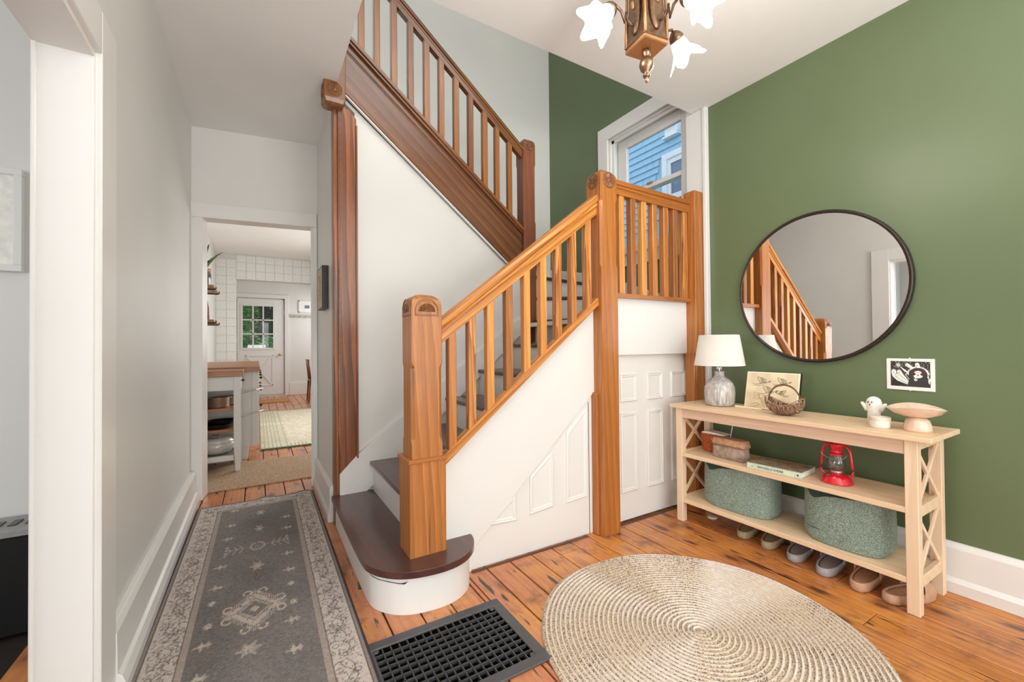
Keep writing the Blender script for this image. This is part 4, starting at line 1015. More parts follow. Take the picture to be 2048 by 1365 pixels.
for r_, z in ((.012, .058), (.045, .066), (.078, .082), (.094, .100), (.099, .106), (.095, .107), (.075, .090), (.04, .075), (.001, .071)):
    rs.append([(q[0]+r_*(1+.05*math.cos(3*a+.6)*(r_/.1))*math.cos(a), q[1]+r_*(1+.05*math.cos(3*a+.6)*(r_/.1))*math.sin(a), q[2]+z+.009*math.cos(2*a-1.0)*(r_/.1)**2) for a in [2*PI*k/48 for k in range(48)]])
MB().rings(rs, True, True).build('plate', PINKCER, pd)

# ---- lower shelf things
SZ = .4478
wb = thing('wicker_basket', 'small orange-brown woven wicker basket on the middle shelf', 'basket', (2.57, 1.715, SZ))
q = Vector((2.57, 1.705, SZ)); rj = random.Random(2)
mb = MB(); NR = 12
for r_i in range(NR):
    z = q.z+.006+.108*r_i/(NR-1); rad_ = .056+.012*r_i/NR; pts = []
    for k in range(49):
        a = 2*PI*k/48; wob = (.0035 if (k+r_i) % 2 else -.0035)
        pts.append((q.x+(rad_+wob)*math.cos(a), q.y+(rad_+wob)*math.sin(a), z+rj.uniform(-.001, .001)))
    mb.tube(pts, .0048, 5)
mb.build('weave', WICKER, wb)
mb = MB()
for k in range(24): a = 2*PI*k/24; mb.tube([(q.x+.055*math.cos(a), q.y+.055*math.sin(a), q.z+.002), (q.x+.067*math.cos(a), q.y+.067*math.sin(a), q.z+.12)], .0028, 5)
mb.build('stakes', WICKER, wb); MB().lathe([(.001, 0), (.055, 0), (.055, .004), (.001, .004)], tuple(q), 24).build('bottom', WICKER, wb)
pp = thing('folded_paper', 'white rolled paper lying across the wicker basket', 'paper', (2.52, 1.66, SZ+.121))
MB().prism([(1.735, .121), (1.735, .129), (1.70, .136), (1.60, .131), (1.575, .126), (1.60, .123)], 'x', 2.50, 2.57).build('sheet', PAPER, pp)
for v in pp.children: v.location = (0, 0, SZ)
bk = thing('bark_basket', 'lidded birch bark box with zigzag stitching on shelf', 'box', (2.48, 1.53, SZ))
mb = MB(); 
def rr2(x0, x1, y0, y1, r, z, n=5):
    pts = []
    for cx_, cy_, a0 in ((x1-r, y1-r, 0), (x0+r, y1-r, PI/2), (x0+r, y0+r, PI), (x1-r, y0+r, 1.5*PI)):
        for k in range(n+1): a = a0+PI/2*k/n; pts.append((cx_+r*math.cos(a), cy_+r*math.sin(a), z))
    return pts
rs = [rr2(2.437+o_, 2.523-o_, 1.425+o_*1.2, 1.632-o_*1.2, .022, SZ+z) for z, o_ in ((0, .006), (.004, 0), (.06, .002), (.084, .006))]
mb.rings(rs, True, True).build('body', BARK, bk)
rs = [rr2(2.432+o_, 2.528-o_, 1.422+o_, 1.635-o_, .024, SZ+z) for z, o_ in ((.076, .004), (.082, 0), (.118, .006), (.122, .012))]
MB().rings(rs, True, True).build('lid', BARKFLAP, bk)
n_ = 11; pts = [(2.4345+.004*(k % 2), 1.628-.200*k/(2*n_), SZ+(.090 if k % 2 else .114)) for k in range(2*n_+1)]
MB().tube(pts, .0012, 5).build('stitching', STITCH, bk)
MB().tube([(2.432, 1.63-.205*k/12, SZ+.083+.002*math.sin(k*2)) for k in range(13)], .0022, 5).build('seam', TWIG[0], bk)

# ---- book
bo = thing('book', 'thick book with pale green spine lying on the middle shelf', 'book', (2.39, 1.25, SZ))
A0 = Vector((2.378, 1.372)); A1 = Vector((2.402, 1.104)); dd = (A1-A0).normalized(); nn = Vector((-dd.y, dd.x)); LW = .272; DW = .195; TH = .030
if nn.x < 0: nn = -nn
def bk_(u, v, z): p = A0+dd*u+nn*v; return (p.x, p.y, SZ+z)
def bbox(mb, u0, u1, v0, v1, z0, z1):
    v = [bk_(u, w_, z) for z in (z0, z1) for w_ in (v0, v1) for u in (u0, u1)]
    return mb.add(v, [(0, 2, 3, 1), (4, 5, 7, 6), (0, 1, 5, 4), (2, 6, 7, 3), (0, 4, 6, 2), (1, 3, 7, 5)])
COVER = plain('book_cover_green', lin(206, 216, 196), .4)
bbox(MB(), .004, LW-.004, .003, DW-.004, .003, TH-.003).build('pages', PAPER, bo)
bbox(bbox(bbox(MB(), 0, LW, 0, DW, 0, .003), 0, LW, 0, DW, TH-.003, TH), 0, LW, 0, .003, .003, TH-.003).build('cover', COVER, bo, bevel=.001)
def cover_col(U, V):
    C = np.ones(U.shape+(3,))*rgb(150, 138, 112); a = vnoise(U*26, V*20, 31); b = vnoise(U*60, V*40, 32)
    C = C*(.62+.7*a[..., None]); m = a > .62; C[m] = rgb(196, 160, 110)*(.8+.3*b[m][..., None]); m = (b > .72); C[m] = rgb(84, 70, 58); m = (vnoise(U*14, V*50, 33) > .74); C[m] = rgb(190, 182, 168)
    m = (vnoise(U*9, V*9, 35) > .76); C[m] = rgb(170, 104, 84)
    m = (V < .04) | (V > .97) | (U > .985); C[m] = rgb(188, 190, 170); return np.clip(C, 0, 1)
def cover_P(U, V):
    x = A0.x+dd.x*U*LW+nn.x*(.004+V*(DW-.008)); y = A0.y+dd.y*U*LW+nn.y*(.004+V*(DW-.008)); return np.stack([x, y, SZ+TH+.0004+0*x], -1)
grid_print('cover_picture', cover_col, cover_P, 110, 70, SIGN, bo)
def text_obj(name, body, size, loc, xdir, ydir, mat, parent, ext=.0003, bold=0):
    cu = bpy.data.curves.new(name, 'FONT'); cu.body = body; cu.size = size; cu.extrude = ext; cu.align_x = 'CENTER'; cu.align_y = 'CENTER'; cu.offset = bold
    o = bpy.data.objects.new(name, cu); COL.objects.link(o); x = Vector(xdir).normalized(); y = Vector(ydir).normalized(); z = x.cross(y)
    m = Matrix(((x.x, y.x, z.x, loc[0]), (x.y, y.y, z.y, loc[1]), (x.z, y.z, z.z, loc[2]), (0, 0, 0, 1)))
    off = Vector(parent.get('_org', (0, 0, 0))); m.translation = Vector(loc)-off; o.matrix_local = m; o.parent = parent; cu.materials.append(mat)
    dg = bpy.context.evaluated_depsgraph_get(); me = bpy.data.meshes.new_from_object(o.evaluated_get(dg)); n = bpy.data.objects.new(name, me); COL.objects.link(n); n.parent = parent; n.matrix_local = m; bpy.data.objects.remove(o); return n
p = bk_(LW*.45, -.0006, TH/2)
text_obj('title_lettering', 'SWHEELZ SVEAR', .0175, p, (dd.x, dd.y, 0), (0, 0, 1), DOTS, bo, bold=0)
p = bk_(LW*.93, -.0006, TH/2)
bbox(MB(), LW*.92, LW*.95, -.0008, 0, .011, .019).build('spine_mark', DOTS, bo)
bbox(MB(), LW*.885, LW*.895, -.0008, 0, .010, .020).build('spine_mark', plain('spine_grey', lin(150, 156, 146), .6), bo)
mm_ = MB(); mm_.prism([(0, 0), (.008, 0), (.004, .007)], 'y', 0, .001); mm_.v = [bk_(LW*.09+x, -.0008+y, .011+z) for x, y, z in mm_.v]; mm_.build('spine_mark', plain('spine_olive', lin(90, 100, 70), .6), bo)

# ---- hurricane lantern
la = thing('hurricane_lantern', 'red metal hurricane lantern with glass globe on the middle shelf', 'lantern', (2.50, .985, SZ))
q = (2.50, .985, SZ)
MB().lathe([(.001, 0), (.066, 0), (.069, .004), (.066, .010), (.058, .024), (.054, .034), (.044, .042), (.026, .048), (.001, .049)], q, 40).build('fuel_tank', RED, la)
MB().lathe([(.020, .046), (.026, .050), (.026, .060), (.016, .064), (.001, .064)], q, 24).build('burner', WICK, la)
MB().lathe([(.026, .060), (.034, .074), (.038, .092), (.036, .112), (.029, .130), (.027, .138)], q, 32, False).build('globe', LGLASS, la)
MB().lathe([(.029, .136), (.033, .140), (.030, .146), (.026, .148), (.026, .170), (.031, .172), (.032, .186), (.036, .189), (.030, .196), (.018, .203), (.001, .204)], q, 32).build('chimney', RED, la)
dy = Vector((-.50, -.866, 0)) if False else Vector((0, 1, 0))
for s_ in (1, -1):
    pts = [(0, .020, .189), (0, .040, .188), (0, .052, .178), (0, .058, .160), (0, .064, .120), (0, .069, .080), (0, .071, .060), (0, .066, .046), (0, .054, .038), (0, .046, .032)]
    MB().tube([(q[0]+a, q[1]+s_*b, q[2]+z) for a, b, z in pts], .0062, 10).build('side_tube', RED, la)
for s_ in (1, -1):
    MB().tube([(q[0]-.034*math.cos(t), q[1]+s_*.036*math.sin(t)*1.0, q[2]+.085+s_*.018*math.sin(t)*1) for t in [(-PI/2+PI*k/10) for k in range(11)]], .0012, 5).build('globe_wire', RED, la)
MB().tube([(q[0]-.03, q[1]+.055*math.cos(t), q[2]+.150-.030*math.sin(t)) for t in [PI*k/12 for k in range(13)]], .0012, 5).build('bail_handle', STEEL, la)
MB().lathe([(.008, 0), (.010, .002), (.010, .006), (.006, .009), (.001, .009)], (q[0]-.048, q[1]+.02, q[2]+.036), 14).build('filler_cap', BLACKM, la)

# ---- rope storage baskets
def rope_basket(label, x0, x1, y0, y1, h, dip, seed):
    cx, cy = (x0+x1)/2, (y0+y1)/2; a, b = (x1-x0)/2, (y1-y0)/2; z0 = .1505
    o = thing('rope_basket', label, 'basket', (cx, cy, z0), 'sage rope baskets on the bottom shelf'); rj = random.Random(seed)
    NA_ = 72; rows = int(h/.0078); rs = []
    def out(k_, z, bump_):
        r = []
        for i in range(NA_):
            t = 2*PI*i/NA_; ct_, st_ = math.cos(t), math.sin(t); e = 2/3.0
            px = math.copysign(abs(ct_)**e, ct_); py = math.copysign(abs(st_)**e, st_)
            dd_ = dip*math.exp(-((((t-math.radians(150)+PI) % (2*PI))-PI)/.42)**2)
            zz = z*(1-dd_/h) if z > h*.3 else z
            k2 = k_*(1+.012*math.sin(3*t+seed)+.008*math.sin(5*t))
            r.append((cx+a*k2*px+bump_*px, cy+b*k2*py+bump_*py, z0+zz))
        return r
    for i in range(rows+1):
        f = i/rows; z = h*f; k_ = .90+.10*min(1, (f/.14))**.5-.03*max(0, f-.55)
        for zz, bmp in ((0, 0), (.0022, .0022), (.0055, .0022)): rs.append(out(k_, min(z+zz, h), bmp))
    MB().rings(rs, True, False).build('woven_body', ROPE, o, fix=False)
    ins = [out(.95, h, 0), out(.93, h*.9, 0), out(.90, .02, 0), out(.05, .012, 0)]
    MB().rings(ins, True, True).build('inside', ROPEIN, o, fix=False)
    top = out(.965, h, .001); MB().tube([Vector(p) for p in top]+[Vector(top[0])], .0052, 8).build('rim', ROPE, o)
    MB().prism(rr2(cx-a*.86, cx+a*.86, cy-b*.86, cy+b*.86, .08, 0)and [(p[0], p[1]) for p in rr2(cx-a*.86, cx+a*.86, cy-b*.86, cy+b*.86, .08, 0)], 'z', z0, z0+.008).build('bottom', ROPE, o)
    return o
rope_basket('oval sage green rope basket on bottom shelf, left one below bark box', 2.405, 2.655, 1.285, 1.705, .258, .045, 1)
rope_basket('oval sage green rope basket on bottom shelf, right one below the lantern', 2.405, 2.650, .775, 1.125, .252, .040, 4)

# ---- six clogs under the table
def shoe(loc, rz, ci, inso, label, group):
    o = thing('clog', label, 'shoe', (0, 0, 0), group); L, W = .255, .098
    def sup(kx, ky, z, n=28, dx=0):
        r = []
        for i in range(n):
            t = 2*PI*i/n; c_, s_ = math.cos(t), math.sin(t); e = .78
            px = math.copysign(abs(c_)**e, c_); py = math.copysign(abs(s_)**e, s_)
            wd = 1.0+.12*px
            r.append((L/2+dx+kx*L/2*px, ky*W/2*py*wd, z))
        return r
    MB().rings([sup(.94, .90, 0), sup(.99, .98, .006), sup(1.0, 1.0, .020), sup(.985, .97, .036), sup(.95, .91, .042), sup(.90, .82, .041), sup(.87, .77, .034)], True, True).build('sole', SHOEC[ci], o)
    MB().rings([sup(.88, .79, .031), sup(.87, .78, .0345), sup(.4, .35, .0325)], True, True).build('insole', INSOLE[inso], o)
    rs = []
    for i in range(11):
        f = i/10; x = .150+f*.103; hz = .036+(.062*math.sin(min(1, (1-f)*1.25+.0)*PI/2)**.8 if f < 1 else 0); hw = (W/2)*(1.06-.0*f)*math.sqrt(max(.02, 1-max(0, (f-.35)/.66)**2.4))
        rs.append([(x+(.018*math.sin(t))*(1-f), -hw*math.cos(t), .030+(hz-.030)*math.sin(t)**.75 if 0 < t < PI else .030) for t in [PI*k/14 for k in range(15)]])
    inner = [[(p[0], p[1]*.93, p[2]-.004 if p[2] > .031 else p[2]) for p in r] for r in rs]
    MB().rings([inner[0]]+rs, True, False, closed=False).rings(list(reversed(inner)), True, False, closed=False).build('upper', SHOEC[ci], o, fix=False)
    rim = rs[0]; MB().tube(rim[1:-1], .0022, 6).build('collar', SHOEC[ci], o)
    return move(o, loc, rz)
R0 = math.radians
shoe((2.435, 1.445, 0), R0(12), 0, 0, 'olive rubber clog, first from the closet door', 'olive clogs under the table')
shoe((2.425, 1.300, 0), R0(10), 0, 0, 'olive rubber clog, second from the closet door', 'olive clogs under the table')
shoe((2.395, 1.150, 0), R0(9), 1, 1, 'grey rubber clog beside the olive pair', 'grey clogs under the table')
shoe((2.372, 1.005, 0), R0(6), 1, 1, 'grey rubber clog beside the tan pair', 'grey clogs under the table')
shoe((2.362, .862, 0), R0(4), 2, 2, 'tan rubber clog beside the grey pair', 'tan clogs under the table')
shoe((2.372, .760, 0), R0(-20), 2, 3, 'tan clog with lilac insole behind the table leg', 'tan clogs under the table')
fp = MB().lathe([(.001, 0), (.030, 0), (.031, .004), (.026, .008), (.001, .009)], (2.575, 1.72, 0), 28).build('floor_glide', WHITECER)
tag(fp, 'small white round disc on the floor under the bottom shelf', 'disc')

# =================================================================== WALL THINGS
mr = thing('round_mirror', 'large round mirror with thin dark bronze frame on green wall', 'mirror', (XR, 1.178, 1.472))
my, mz, mrad = 1.178, 1.472, .434
rs = []
for k in range(97):
    a = 2*PI*k/96
    rs.append([(XR-h_, my+(mrad-d_)*math.cos(a), mz+(mrad-d_)*math.sin(a)) for d_, h_ in ((0, .002), (0, .024), (.004, .030), (.010, .031), (.014, .026), (.018, .024), (.019, .018))])
MB().rings(rs, True, False).build('frame', MFRAME, mr)
disc = [(XR-.020-.0137*(mrad-.016)*math.cos(2*PI*k/96), my+(mrad-.016)*math.cos(2*PI*k/96), mz+(mrad-.016)*math.sin(2*PI*k/96)) for k in range(96)]
MB().add(disc+[(XR-.020, my, mz)], [(k, (k+1) % 96, 96) for k in range(96)]).build('mirror_glass', MIRROR, mr)

gp = thing('ghost_print', 'small unframed black and white block print of ghosts and figure', 'picture', (XR, .770, .99))
GW, GH = .180, .155
def ghost_col(U, V):
    x = U*165; y = V*122   # artwork units, y up
    C = np.ones(x.shape+(3,))*rgb(240, 239, 234)
    art = (x > 14) & (x < 151) & (y > 14) & (y < 112)
    blk = rgb(46, 42, 42); C[art] = blk; wht = rgb(238, 237, 232)
    st_ = (vnoise(x/2.2, y/2.2, 41) > .86) & art & (y > 60); C[st_] = wht*.8
    st_ = (vnoise(x/2.0, y/2.0, 42) > .90) & art; C[st_] = wht*.7
    def comet(pts, r0, r1, eye=True):
        n = len(pts)-1
        for i in range(n):
            d, t = seg(x, y, *pts[i], *pts[i+1]); rr_ = r0+(r1-r0)*((i+t)/n)**1.2
            C[art & (d < rr_+1.3) & ~(d < rr_)] = blk
        for i in range(n):
            d, t = seg(x, y, *pts[i], *pts[i+1]); rr_ = r0+(r1-r0)*((i+t)/n)**1.2; C[art & (d < rr_)] = wht
        if eye:
            for ox in (-2.6, 1.2): m = np.hypot(x-pts[0][0]-ox, y-pts[0][1]+2) < 1.1; C[m & art] = blk
            m = np.hypot(x-pts[0][0]+.5, y-pts[0][1]+5) < 1.0; C[m & art] = blk
    comet([(26, 70), (28, 56), (40, 42), (58, 33), (74, 26)], 9, 3.6)
    comet([(45, 70), (54, 58), (66, 46), (80, 32)], 8, 1.5)
    comet([(38, 55), (48, 48), (62, 38), (80, 28), (92, 22)], 7.5, 1.2)
    comet([(74, 98), (84, 92), (94, 84), (100, 76)], 7, 1.5)
    comet([(108, 100), (111, 94), (114, 86), (122, 78), (130, 70)], 7.5, 1.6)
    comet([(139, 76), (140, 66), (143, 54), (146, 44)], 4.5, 1.4); comet([(148, 44), (146, 36), (147, 28)], 4, 1.2, False)
    # shooting star
    dx, dy = x-42, y-97; r_ = np.hypot(dx, dy); t_ = np.arctan2(dy, dx); C[art & (r_ < 4.5+6*np.abs(np.cos(4.5*t_))**6)] = wht; C[art & (r_ < 2)] = blk
    for k in range(5):
        d, t = seg(x, y, 46+k, 93-k*.5, 66+k*7, 74-k*5); C[art & (d < 1.8*t+.5)] = wht
    d, t = seg(x, y, 72, 60, 84, 44); C[art & (np.abs(d-4) < 1.0)] = wht
    # hooded figure
    halo = art & (np.abs(np.hypot((x-110)/1.15, (y-60))-31) < 3) & (y > 62) & (vnoise(x, y/3, 45) > .4); C[halo] = wht
    body = art & (((np.hypot((x-110)/1.12, (y-60)) < 28) & (y > 48)) | ((y <= 52) & (x > 82-(52-y)*.25) & (x < 142))); C[body] = rgb(58, 55, 54)
    hair = body & (np.hypot((x-110)/1.5, (y-66)) < 15); C[hair] = rgb(96, 48, 44)
    face = art & (np.hypot((x-110)/1.25, (y-66)) < 10.5) & (y > 55); C[face] = wht
    C[art & (np.hypot((x-110)/2.0, (y-56)) < 7.5) & (y < 59)] = wht
    for sx in (-1, 1): C[art & (np.hypot(x-110-sx*12, y-64) < 4.2)] = rgb(60, 34, 34)
    for ex in (105.5, 113.5): C[art & (np.hypot((x-ex)/1.6, y-70) < 1.1)] = blk
    C[art & (np.hypot((x-109)/1.2, y-62) < 3) & ~(np.hypot((x-109)/1.2, y-62.6) < 2)] = blk
    C[art & (np.hypot((x-110)/1.7, y-58.5) < 1.4)] = blk
    C[art & (np.hypot(x-102, y-43) < 6)] = wht
    for ex, ey in ((99, 45), (104, 44), (101, 41), (106, 46)): C[art & (np.hypot(x-ex, y-ey) < 1.5)] = blk
    return C
def ghost_P(U, V): return np.stack([XR-.004-.002*np.sin(U*3.1), .861-U*GW, .915-.001+V*GH-U*.002], -1)
grid_print('paper', ghost_col, ghost_P, 165, 130, PRINT, gp)
mb = MB(); mb.box(XR-.0035, XR-.0005, .861-GW, .861, .914, .915+GH-.001).build('paper_back', PAPER, gp)
MB().lathe([(.004, 0), (.003, .003), (.001, .004)], (0, 0, 0), 10)
for z in (.913, 1.071):
    m = MB().sphere((XR-.008, .77, z), .0035, 10, 6); m.build('pin', PAPER, gp)

# small framed picture in the hall (on the wall left of the corner post)
hp = thing('shadow_box_frame', 'small black framed sketch hanging on the hall wall', 'picture', (.43, 3.33, 1.57))
hb = B(.388, .4295, 3.209, 3.44, 1.424, 1.728).build('frame', BLACK, hp, bevel=.001)
def sk_col(U, V):
    C = np.ones(U.shape+(3,))*rgb(206, 186, 160); x, y = U*230, V*300
    m = (x < 6) | (x > 224) | (y < 6) | (y > 294); C[m] = rgb(40, 36, 34)
    n = np.abs(vnoise(x/14, y/20, 51)-.5); inn = (np.abs(x-115) < 70) & (y > 60) & (y < 250); C[(n < .05) & inn] = rgb(96, 80, 66)
    d, _ = seg(x, y, 115, 80, 118, 230); C[d < 4] = rgb(84, 70, 60); return C
grid_print('sketch', sk_col, lambda U, V: np.stack([.3875+0*U, 3.438-U*.227, 1.427+V*.298], -1), 60, 80, PRINT, hp)

# left room: frame on the wall, black box, print seen in the mirror
lf = thing('white_frame', 'white framed picture on the wall of the left room', 'picture', (-1.1, 2.72, 1.72))
mb = MB(); x0, x1, z0, z1 = -1.30, -.885, 1.494, 1.945
frame_ = MB().box(x0, x1, 2.690, 2.7195, z0, z0+.028).box(x0, x1, 2.690, 2.7195, z1-.028, z1).box(x0, x0+.028, 2.690, 2.7195, z0+.028, z1-.028).box(x1-.028, x1, 2.690, 2.7195, z0+.028, z1-.028).build('frame', TRIM, lf, bevel=.002)
B(x0+.02, x1-.02, 2.708, 2.715, z0+.02, z1-.02).build('mat_board', PAPER, lf)
B(x0+.10, x1-.085, 2.705, 2.709, z0+.08, z1-.08).build('picture_sheet', plain('peach_sheet', lin(232, 214, 204), .8), lf)
bx_ = thing('black_cabinet', 'low black cabinet with grey top behind the left doorway', 'cabinet', (-1.3, 2.6, 0))
B(-1.7, -.70, 2.505, 2.70, .0, .395).build('body', BLACKBOX, bx_, bevel=.004)
B(-1.71, -.69, 2.495, 2.71, .397, .425).build('top', GREYTOP, bx_, bevel=.003)
mb = MB()
for k in range(4): mb.box(-.93+k*.05, -.905+k*.05, 2.56, 2.63, .425, .430)
mb.build('remote_cluster', BLACKM, bx_)
lp_ = thing('sketch_print', 'narrow tan botanical sketch on the left room wall', 'picture', (-3.9, 2.72, 1.8))
def lk_col(U, V):
    C = np.ones(U.shape+(3,))*rgb(214, 198, 176); x, y = U*260, V*420
    m = (x < 8) | (x > 252) | (y < 8) | (y > 412); C[m] = rgb(150, 134, 116)
    inn = (np.abs(x-130) < 40+.16*(300-y).clip(0, 300)) & (y > 60) & (y < 340); n = np.abs(vnoise(x/16, y/26, 61)-.5); C[(n < .06) & inn] = rgb(84, 74, 64)
    for a, b, c_, d_ in ((130, 340, 130, 80), (130, 240, 60, 290), (130, 260, 210, 300), (130, 200, 190, 90), (130, 200, 70, 90)):
        q_, _ = seg(x, y, a, b, c_, d_); C[q_ < 3.5] = rgb(74, 64, 56)
    return C
grid_print('sheet', lk_col, lambda U, V: np.stack([-4.15+U*.46, 2.7165+0*U, 1.50+V*.60], -1), 60, 90, PRINT, lp_)
B(-4.152, -3.688, 2.7168, 2.7195, 1.498, 2.102).build('backing', PAPER, lp_)

# =================================================================== CHANDELIER
FZ = lambda pr: [(r, 2.34-(2.34-z)*.88) for r, z in pr]
ch = thing('chandelier', 'aged bronze chandelier with ruffled white glass shades under the ceiling', 'chandelier', (1.345, 1.16, CZ))
cx_, cy_ = 1.345, 1.160; ang = math.radians(-8)
def RT(x, y, z): return (cx_+x*math.cos(ang)-y*math.sin(ang), cy_+x*math.sin(ang)+y*math.cos(ang), z)
def sq(s_, z, c=.004): return [RT(x, y, z) for x, y in ((-s_+c, -s_), (s_-c, -s_), (s_, -s_+c), (s_, s_-c), (s_-c, s_), (-s_+c, s_), (-s_, s_-c), (-s_, -s_+c))]
MB().rings([sq(.056, 2.338), sq(.060, 2.341), sq(.060, 2.352), sq(.055, 2.360)], False, True).build('bottom_plate', COPPER, ch)
MB().rings([sq(.060, 2.358), sq(.056, 2.38), sq(.050, 2.50), sq(.047, 2.60), sq(.056, 2.63), sq(.056, 2.65), sq(.03, 2.66)], False, True).build('body', BRONZE, ch, bevel=.002)
for s_ in range(4):
    a = s_*PI/2
    def F(u, v, h_, a=a):
        X, Y = (u, -.056-h_); return RT(X*math.cos(a)-Y*math.sin(a), X*math.sin(a)+Y*math.cos(a), v)
    oval = [F(.033*math.cos(t), 2.475+.095*math.sin(t), -.002) for t in [2*PI*k/28 for k in range(28)]]
    ov2 = [F(.028*math.cos(t), 2.475+.088*math.sin(t), .007) for t in [2*PI*k/28 for k in range(28)]]; ov3 = [F(.012*math.cos(t), 2.475+.05*math.sin(t), .010) for t in [2*PI*k/28 for k in range(28)]]
    MB().rings([oval, ov2, ov3], True, True).build('cartouche', BRONZE, ch)
    e = MB().tube([F(.058, 2.36, -.002), F(.050, 2.63, -.004)], .006, 8).build('corner_band', COPPER, ch)
    MB().sphere(F(.0, 2.50, .010), .010, 10, 8, (1, 1, 1.8)).build('ornament', COPPER, ch)
MB().lathe(FZ([(.001, 2.185), (.004, 2.190), (.007, 2.198), (.005, 2.206), (.009, 2.210), (.014, 2.216), (.015, 2.222), (.010, 2.228), (.012, 2.234), (.024, 2.248), (.029, 2.268), (.026, 2.286), (.014, 2.300), (.012, 2.308), (.017, 2.316), (.018, 2.326), (.014, 2.340)]), (cx_, cy_, 0), 28).build('finial', BRONZE, ch)
MB().lathe([(.012, 2.65), (.010, 2.66), (.010, 2.78), (.06, 2.80), (.065, CZ-.002)], (cx_, cy_, 0), 24).build('canopy_stem', BRONZE, ch)
def arm(angle, R, zc, tilt_):
    d = Vector((math.cos(angle), math.sin(angle), 0))
    P_ = lambda r, z: tuple(Vector((cx_, cy_, 0))+d*r+Vector((0, 0, z)))
    zb_ = 2.425
    MB().tube([P_(.052, zb_), P_(.075, zb_-.006), P_(.092, zb_+.006), P_(.100, zb_+.035), P_(.106, zc+.045), P_(.122, zc+.085), P_(.15, zc+.10), P_(.165, zc+.085)], .0055, 10).build('arm', BRONZE, ch)
    ax = (d*math.sin(tilt_)+Vector((0, 0, -math.cos(tilt_)))).normalized(); u_ = ax.cross(Vector((0, 0, 1))).normalized(); v_ = ax.cross(u_)
    o_ = Vector(P_(.165, zc+.085))
    def ring(r_, t_, ruf=0, n=48, k_=5):
        return [o_+ax*(t_+ruf*.020*math.cos(k_*a_))+(u_*math.cos(a_)+v_*math.sin(a_))*(r_*(1+ruf*.20*math.cos(k_*a_)+ruf*.05*math.cos(2*k_*a_+1))) for a_ in [2*PI*q_/n for q_ in range(n)]]
    s1 = MB().rings([ring(.010, -.012), ring(.022, .0), ring(.028, .012), ring(.030, .022), ring(.027, .026)], True, True).build('socket_cup', BRONZE, ch)
    MB().rings([ring(.025, .022), ring(.030, .034), ring(.034, .050, .1), ring(.036, .068, .3), ring(.056, .094, .6), ring(.072, .114, .8), ring(.069, .114, .8), ring(.053, .092, .6), ring(.032, .066, .3), ring(.028, .040)], True, False).build('glass_shade', LIT, ch)
    l = bpy.data.lights.new('bulb_light', 'POINT'); l.energy = 5.5; l.shadow_soft_size = .04; l.color = (1, .95, .88)
    lo = bpy.data.objects.new('bulb_light', l); COL.objects.link(lo); lo.location = o_+ax*.16
arm(PI+ang, 0, 2.375, .75); arm(-PI/2+ang+.25, 0, 2.36, .85); arm(ang+.1, 0, 2.375, .75)
# =================================================================== KITCHEN THINGS
def slab_thing(name, label, cat, x0, x1, y0, y1, h, mat, part='mat'):
    o = thing(name, label, cat, ((x0+x1)/2, (y0+y1)/2, 0)); B(x0, x1, y0, y1, .0005, h).build(part, mat, o, bevel=.002); return o
o = slab_thing('sisal_rug', 'plain tan woven sisal rug just inside the kitchen doorway', 'rug', -.655, .95, 4.13, 5.03, .008, SISAL, 'weave')
B(-.655, .95, 4.125, 4.14, .0005, .0095).build('binding', SISAL, o)
slab_thing('door_mat', 'orange coir door mat in front of the back door', 'mat', .02, .60, 10.15, 10.85, .012, COCO)
kr = thing('kitchen_rug', 'large cream and green checked rug on the kitchen floor', 'rug', (.9, 7.2, 0))
def kr_col(U, V):
    X, Y = U*1.75, V*3.3; C = np.ones(X.shape+(3,))*rgb(244, 234, 212)
    n = vnoise(X*60, Y*60, 71); C = C*(.84+.2*n[..., None])
    b = (X < .30) | (Y < .22) | (X > 1.45) | (Y > 3.08)
    lines = (np.mod(X*26, 1) < .28) | (np.mod(Y*20, 1) < .28)
    C[b & lines] = rgb(186, 184, 156); m = (~b) & (vnoise(X*24, Y*60, 72) > .70); C[m] = rgb(214, 204, 178)
    m = (Y < .04) | (Y > 3.26); C[m] = rgb(120, 138, 108); return C
grid_print('weave', kr_col, lambda U, V: np.stack([.03+U*1.75, 5.52+V*3.3, .008+0*U], -1), 130, 200, RUNNER, kr)
B(.03, 1.78, 5.52, 8.82, .0005, .0078).build('backing', SISAL, kr)
mb = MB(); rj = random.Random(8)
GREENF = plain('green_fringe', lin(82, 104, 78), .9)
for i in range(150):
    x = .03+1.75*i/149; mb.tube([(x, 5.525, .007), (x+rj.uniform(-.01, .01), 5.50, .009), (x+rj.uniform(-.015, .015), 5.47+rj.uniform(-.01, .01), .002)], .004, 4)
f_ = mb.build('fringe', GREENF, kr); f_['kind'] = 'stuff'


# kitchen cart
ca = thing('kitchen_cart', 'grey white kitchen cart with wooden top and open shelves of pans', 'cart', (-.39, 4.88, 0))
B(-.655, -.115, 4.655, 5.085, .878, .932).build('top', W_COUNTER, ca, bevel=.004)
for x0, x1 in ((-.190, -.134), (-.650, -.595)):
    for y0, y1 in ((4.672, 4.72), (5.02, 5.07)):
        s_ = .014 if x0 > -.4 else 0
        MB().add([(x0+s_, y0, .0), (x1-.004, y0, 0), (x1-.004, y1, 0), (x0+s_, y1, 0), (x0, y0, .22), (x1, y0, .22), (x1, y1, .22), (x0, y1, .22), (x0, y0, .878), (x1, y0, .878), (x1, y1, .878), (x0, y1, .878)],
                 [(3, 2, 1, 0), (0, 1, 5, 4), (1, 2, 6, 5), (2, 3, 7, 6), (3, 0, 4, 7), (4, 5, 9, 8), (5, 6, 10, 9), (6, 7, 11, 10), (7, 4, 8, 11), (8, 9, 10, 11)]).build('leg', CABW, ca, bevel=.002)
B(-.595, -.190, 4.680, 4.70, .752, .878).build('apron', CABW, ca)
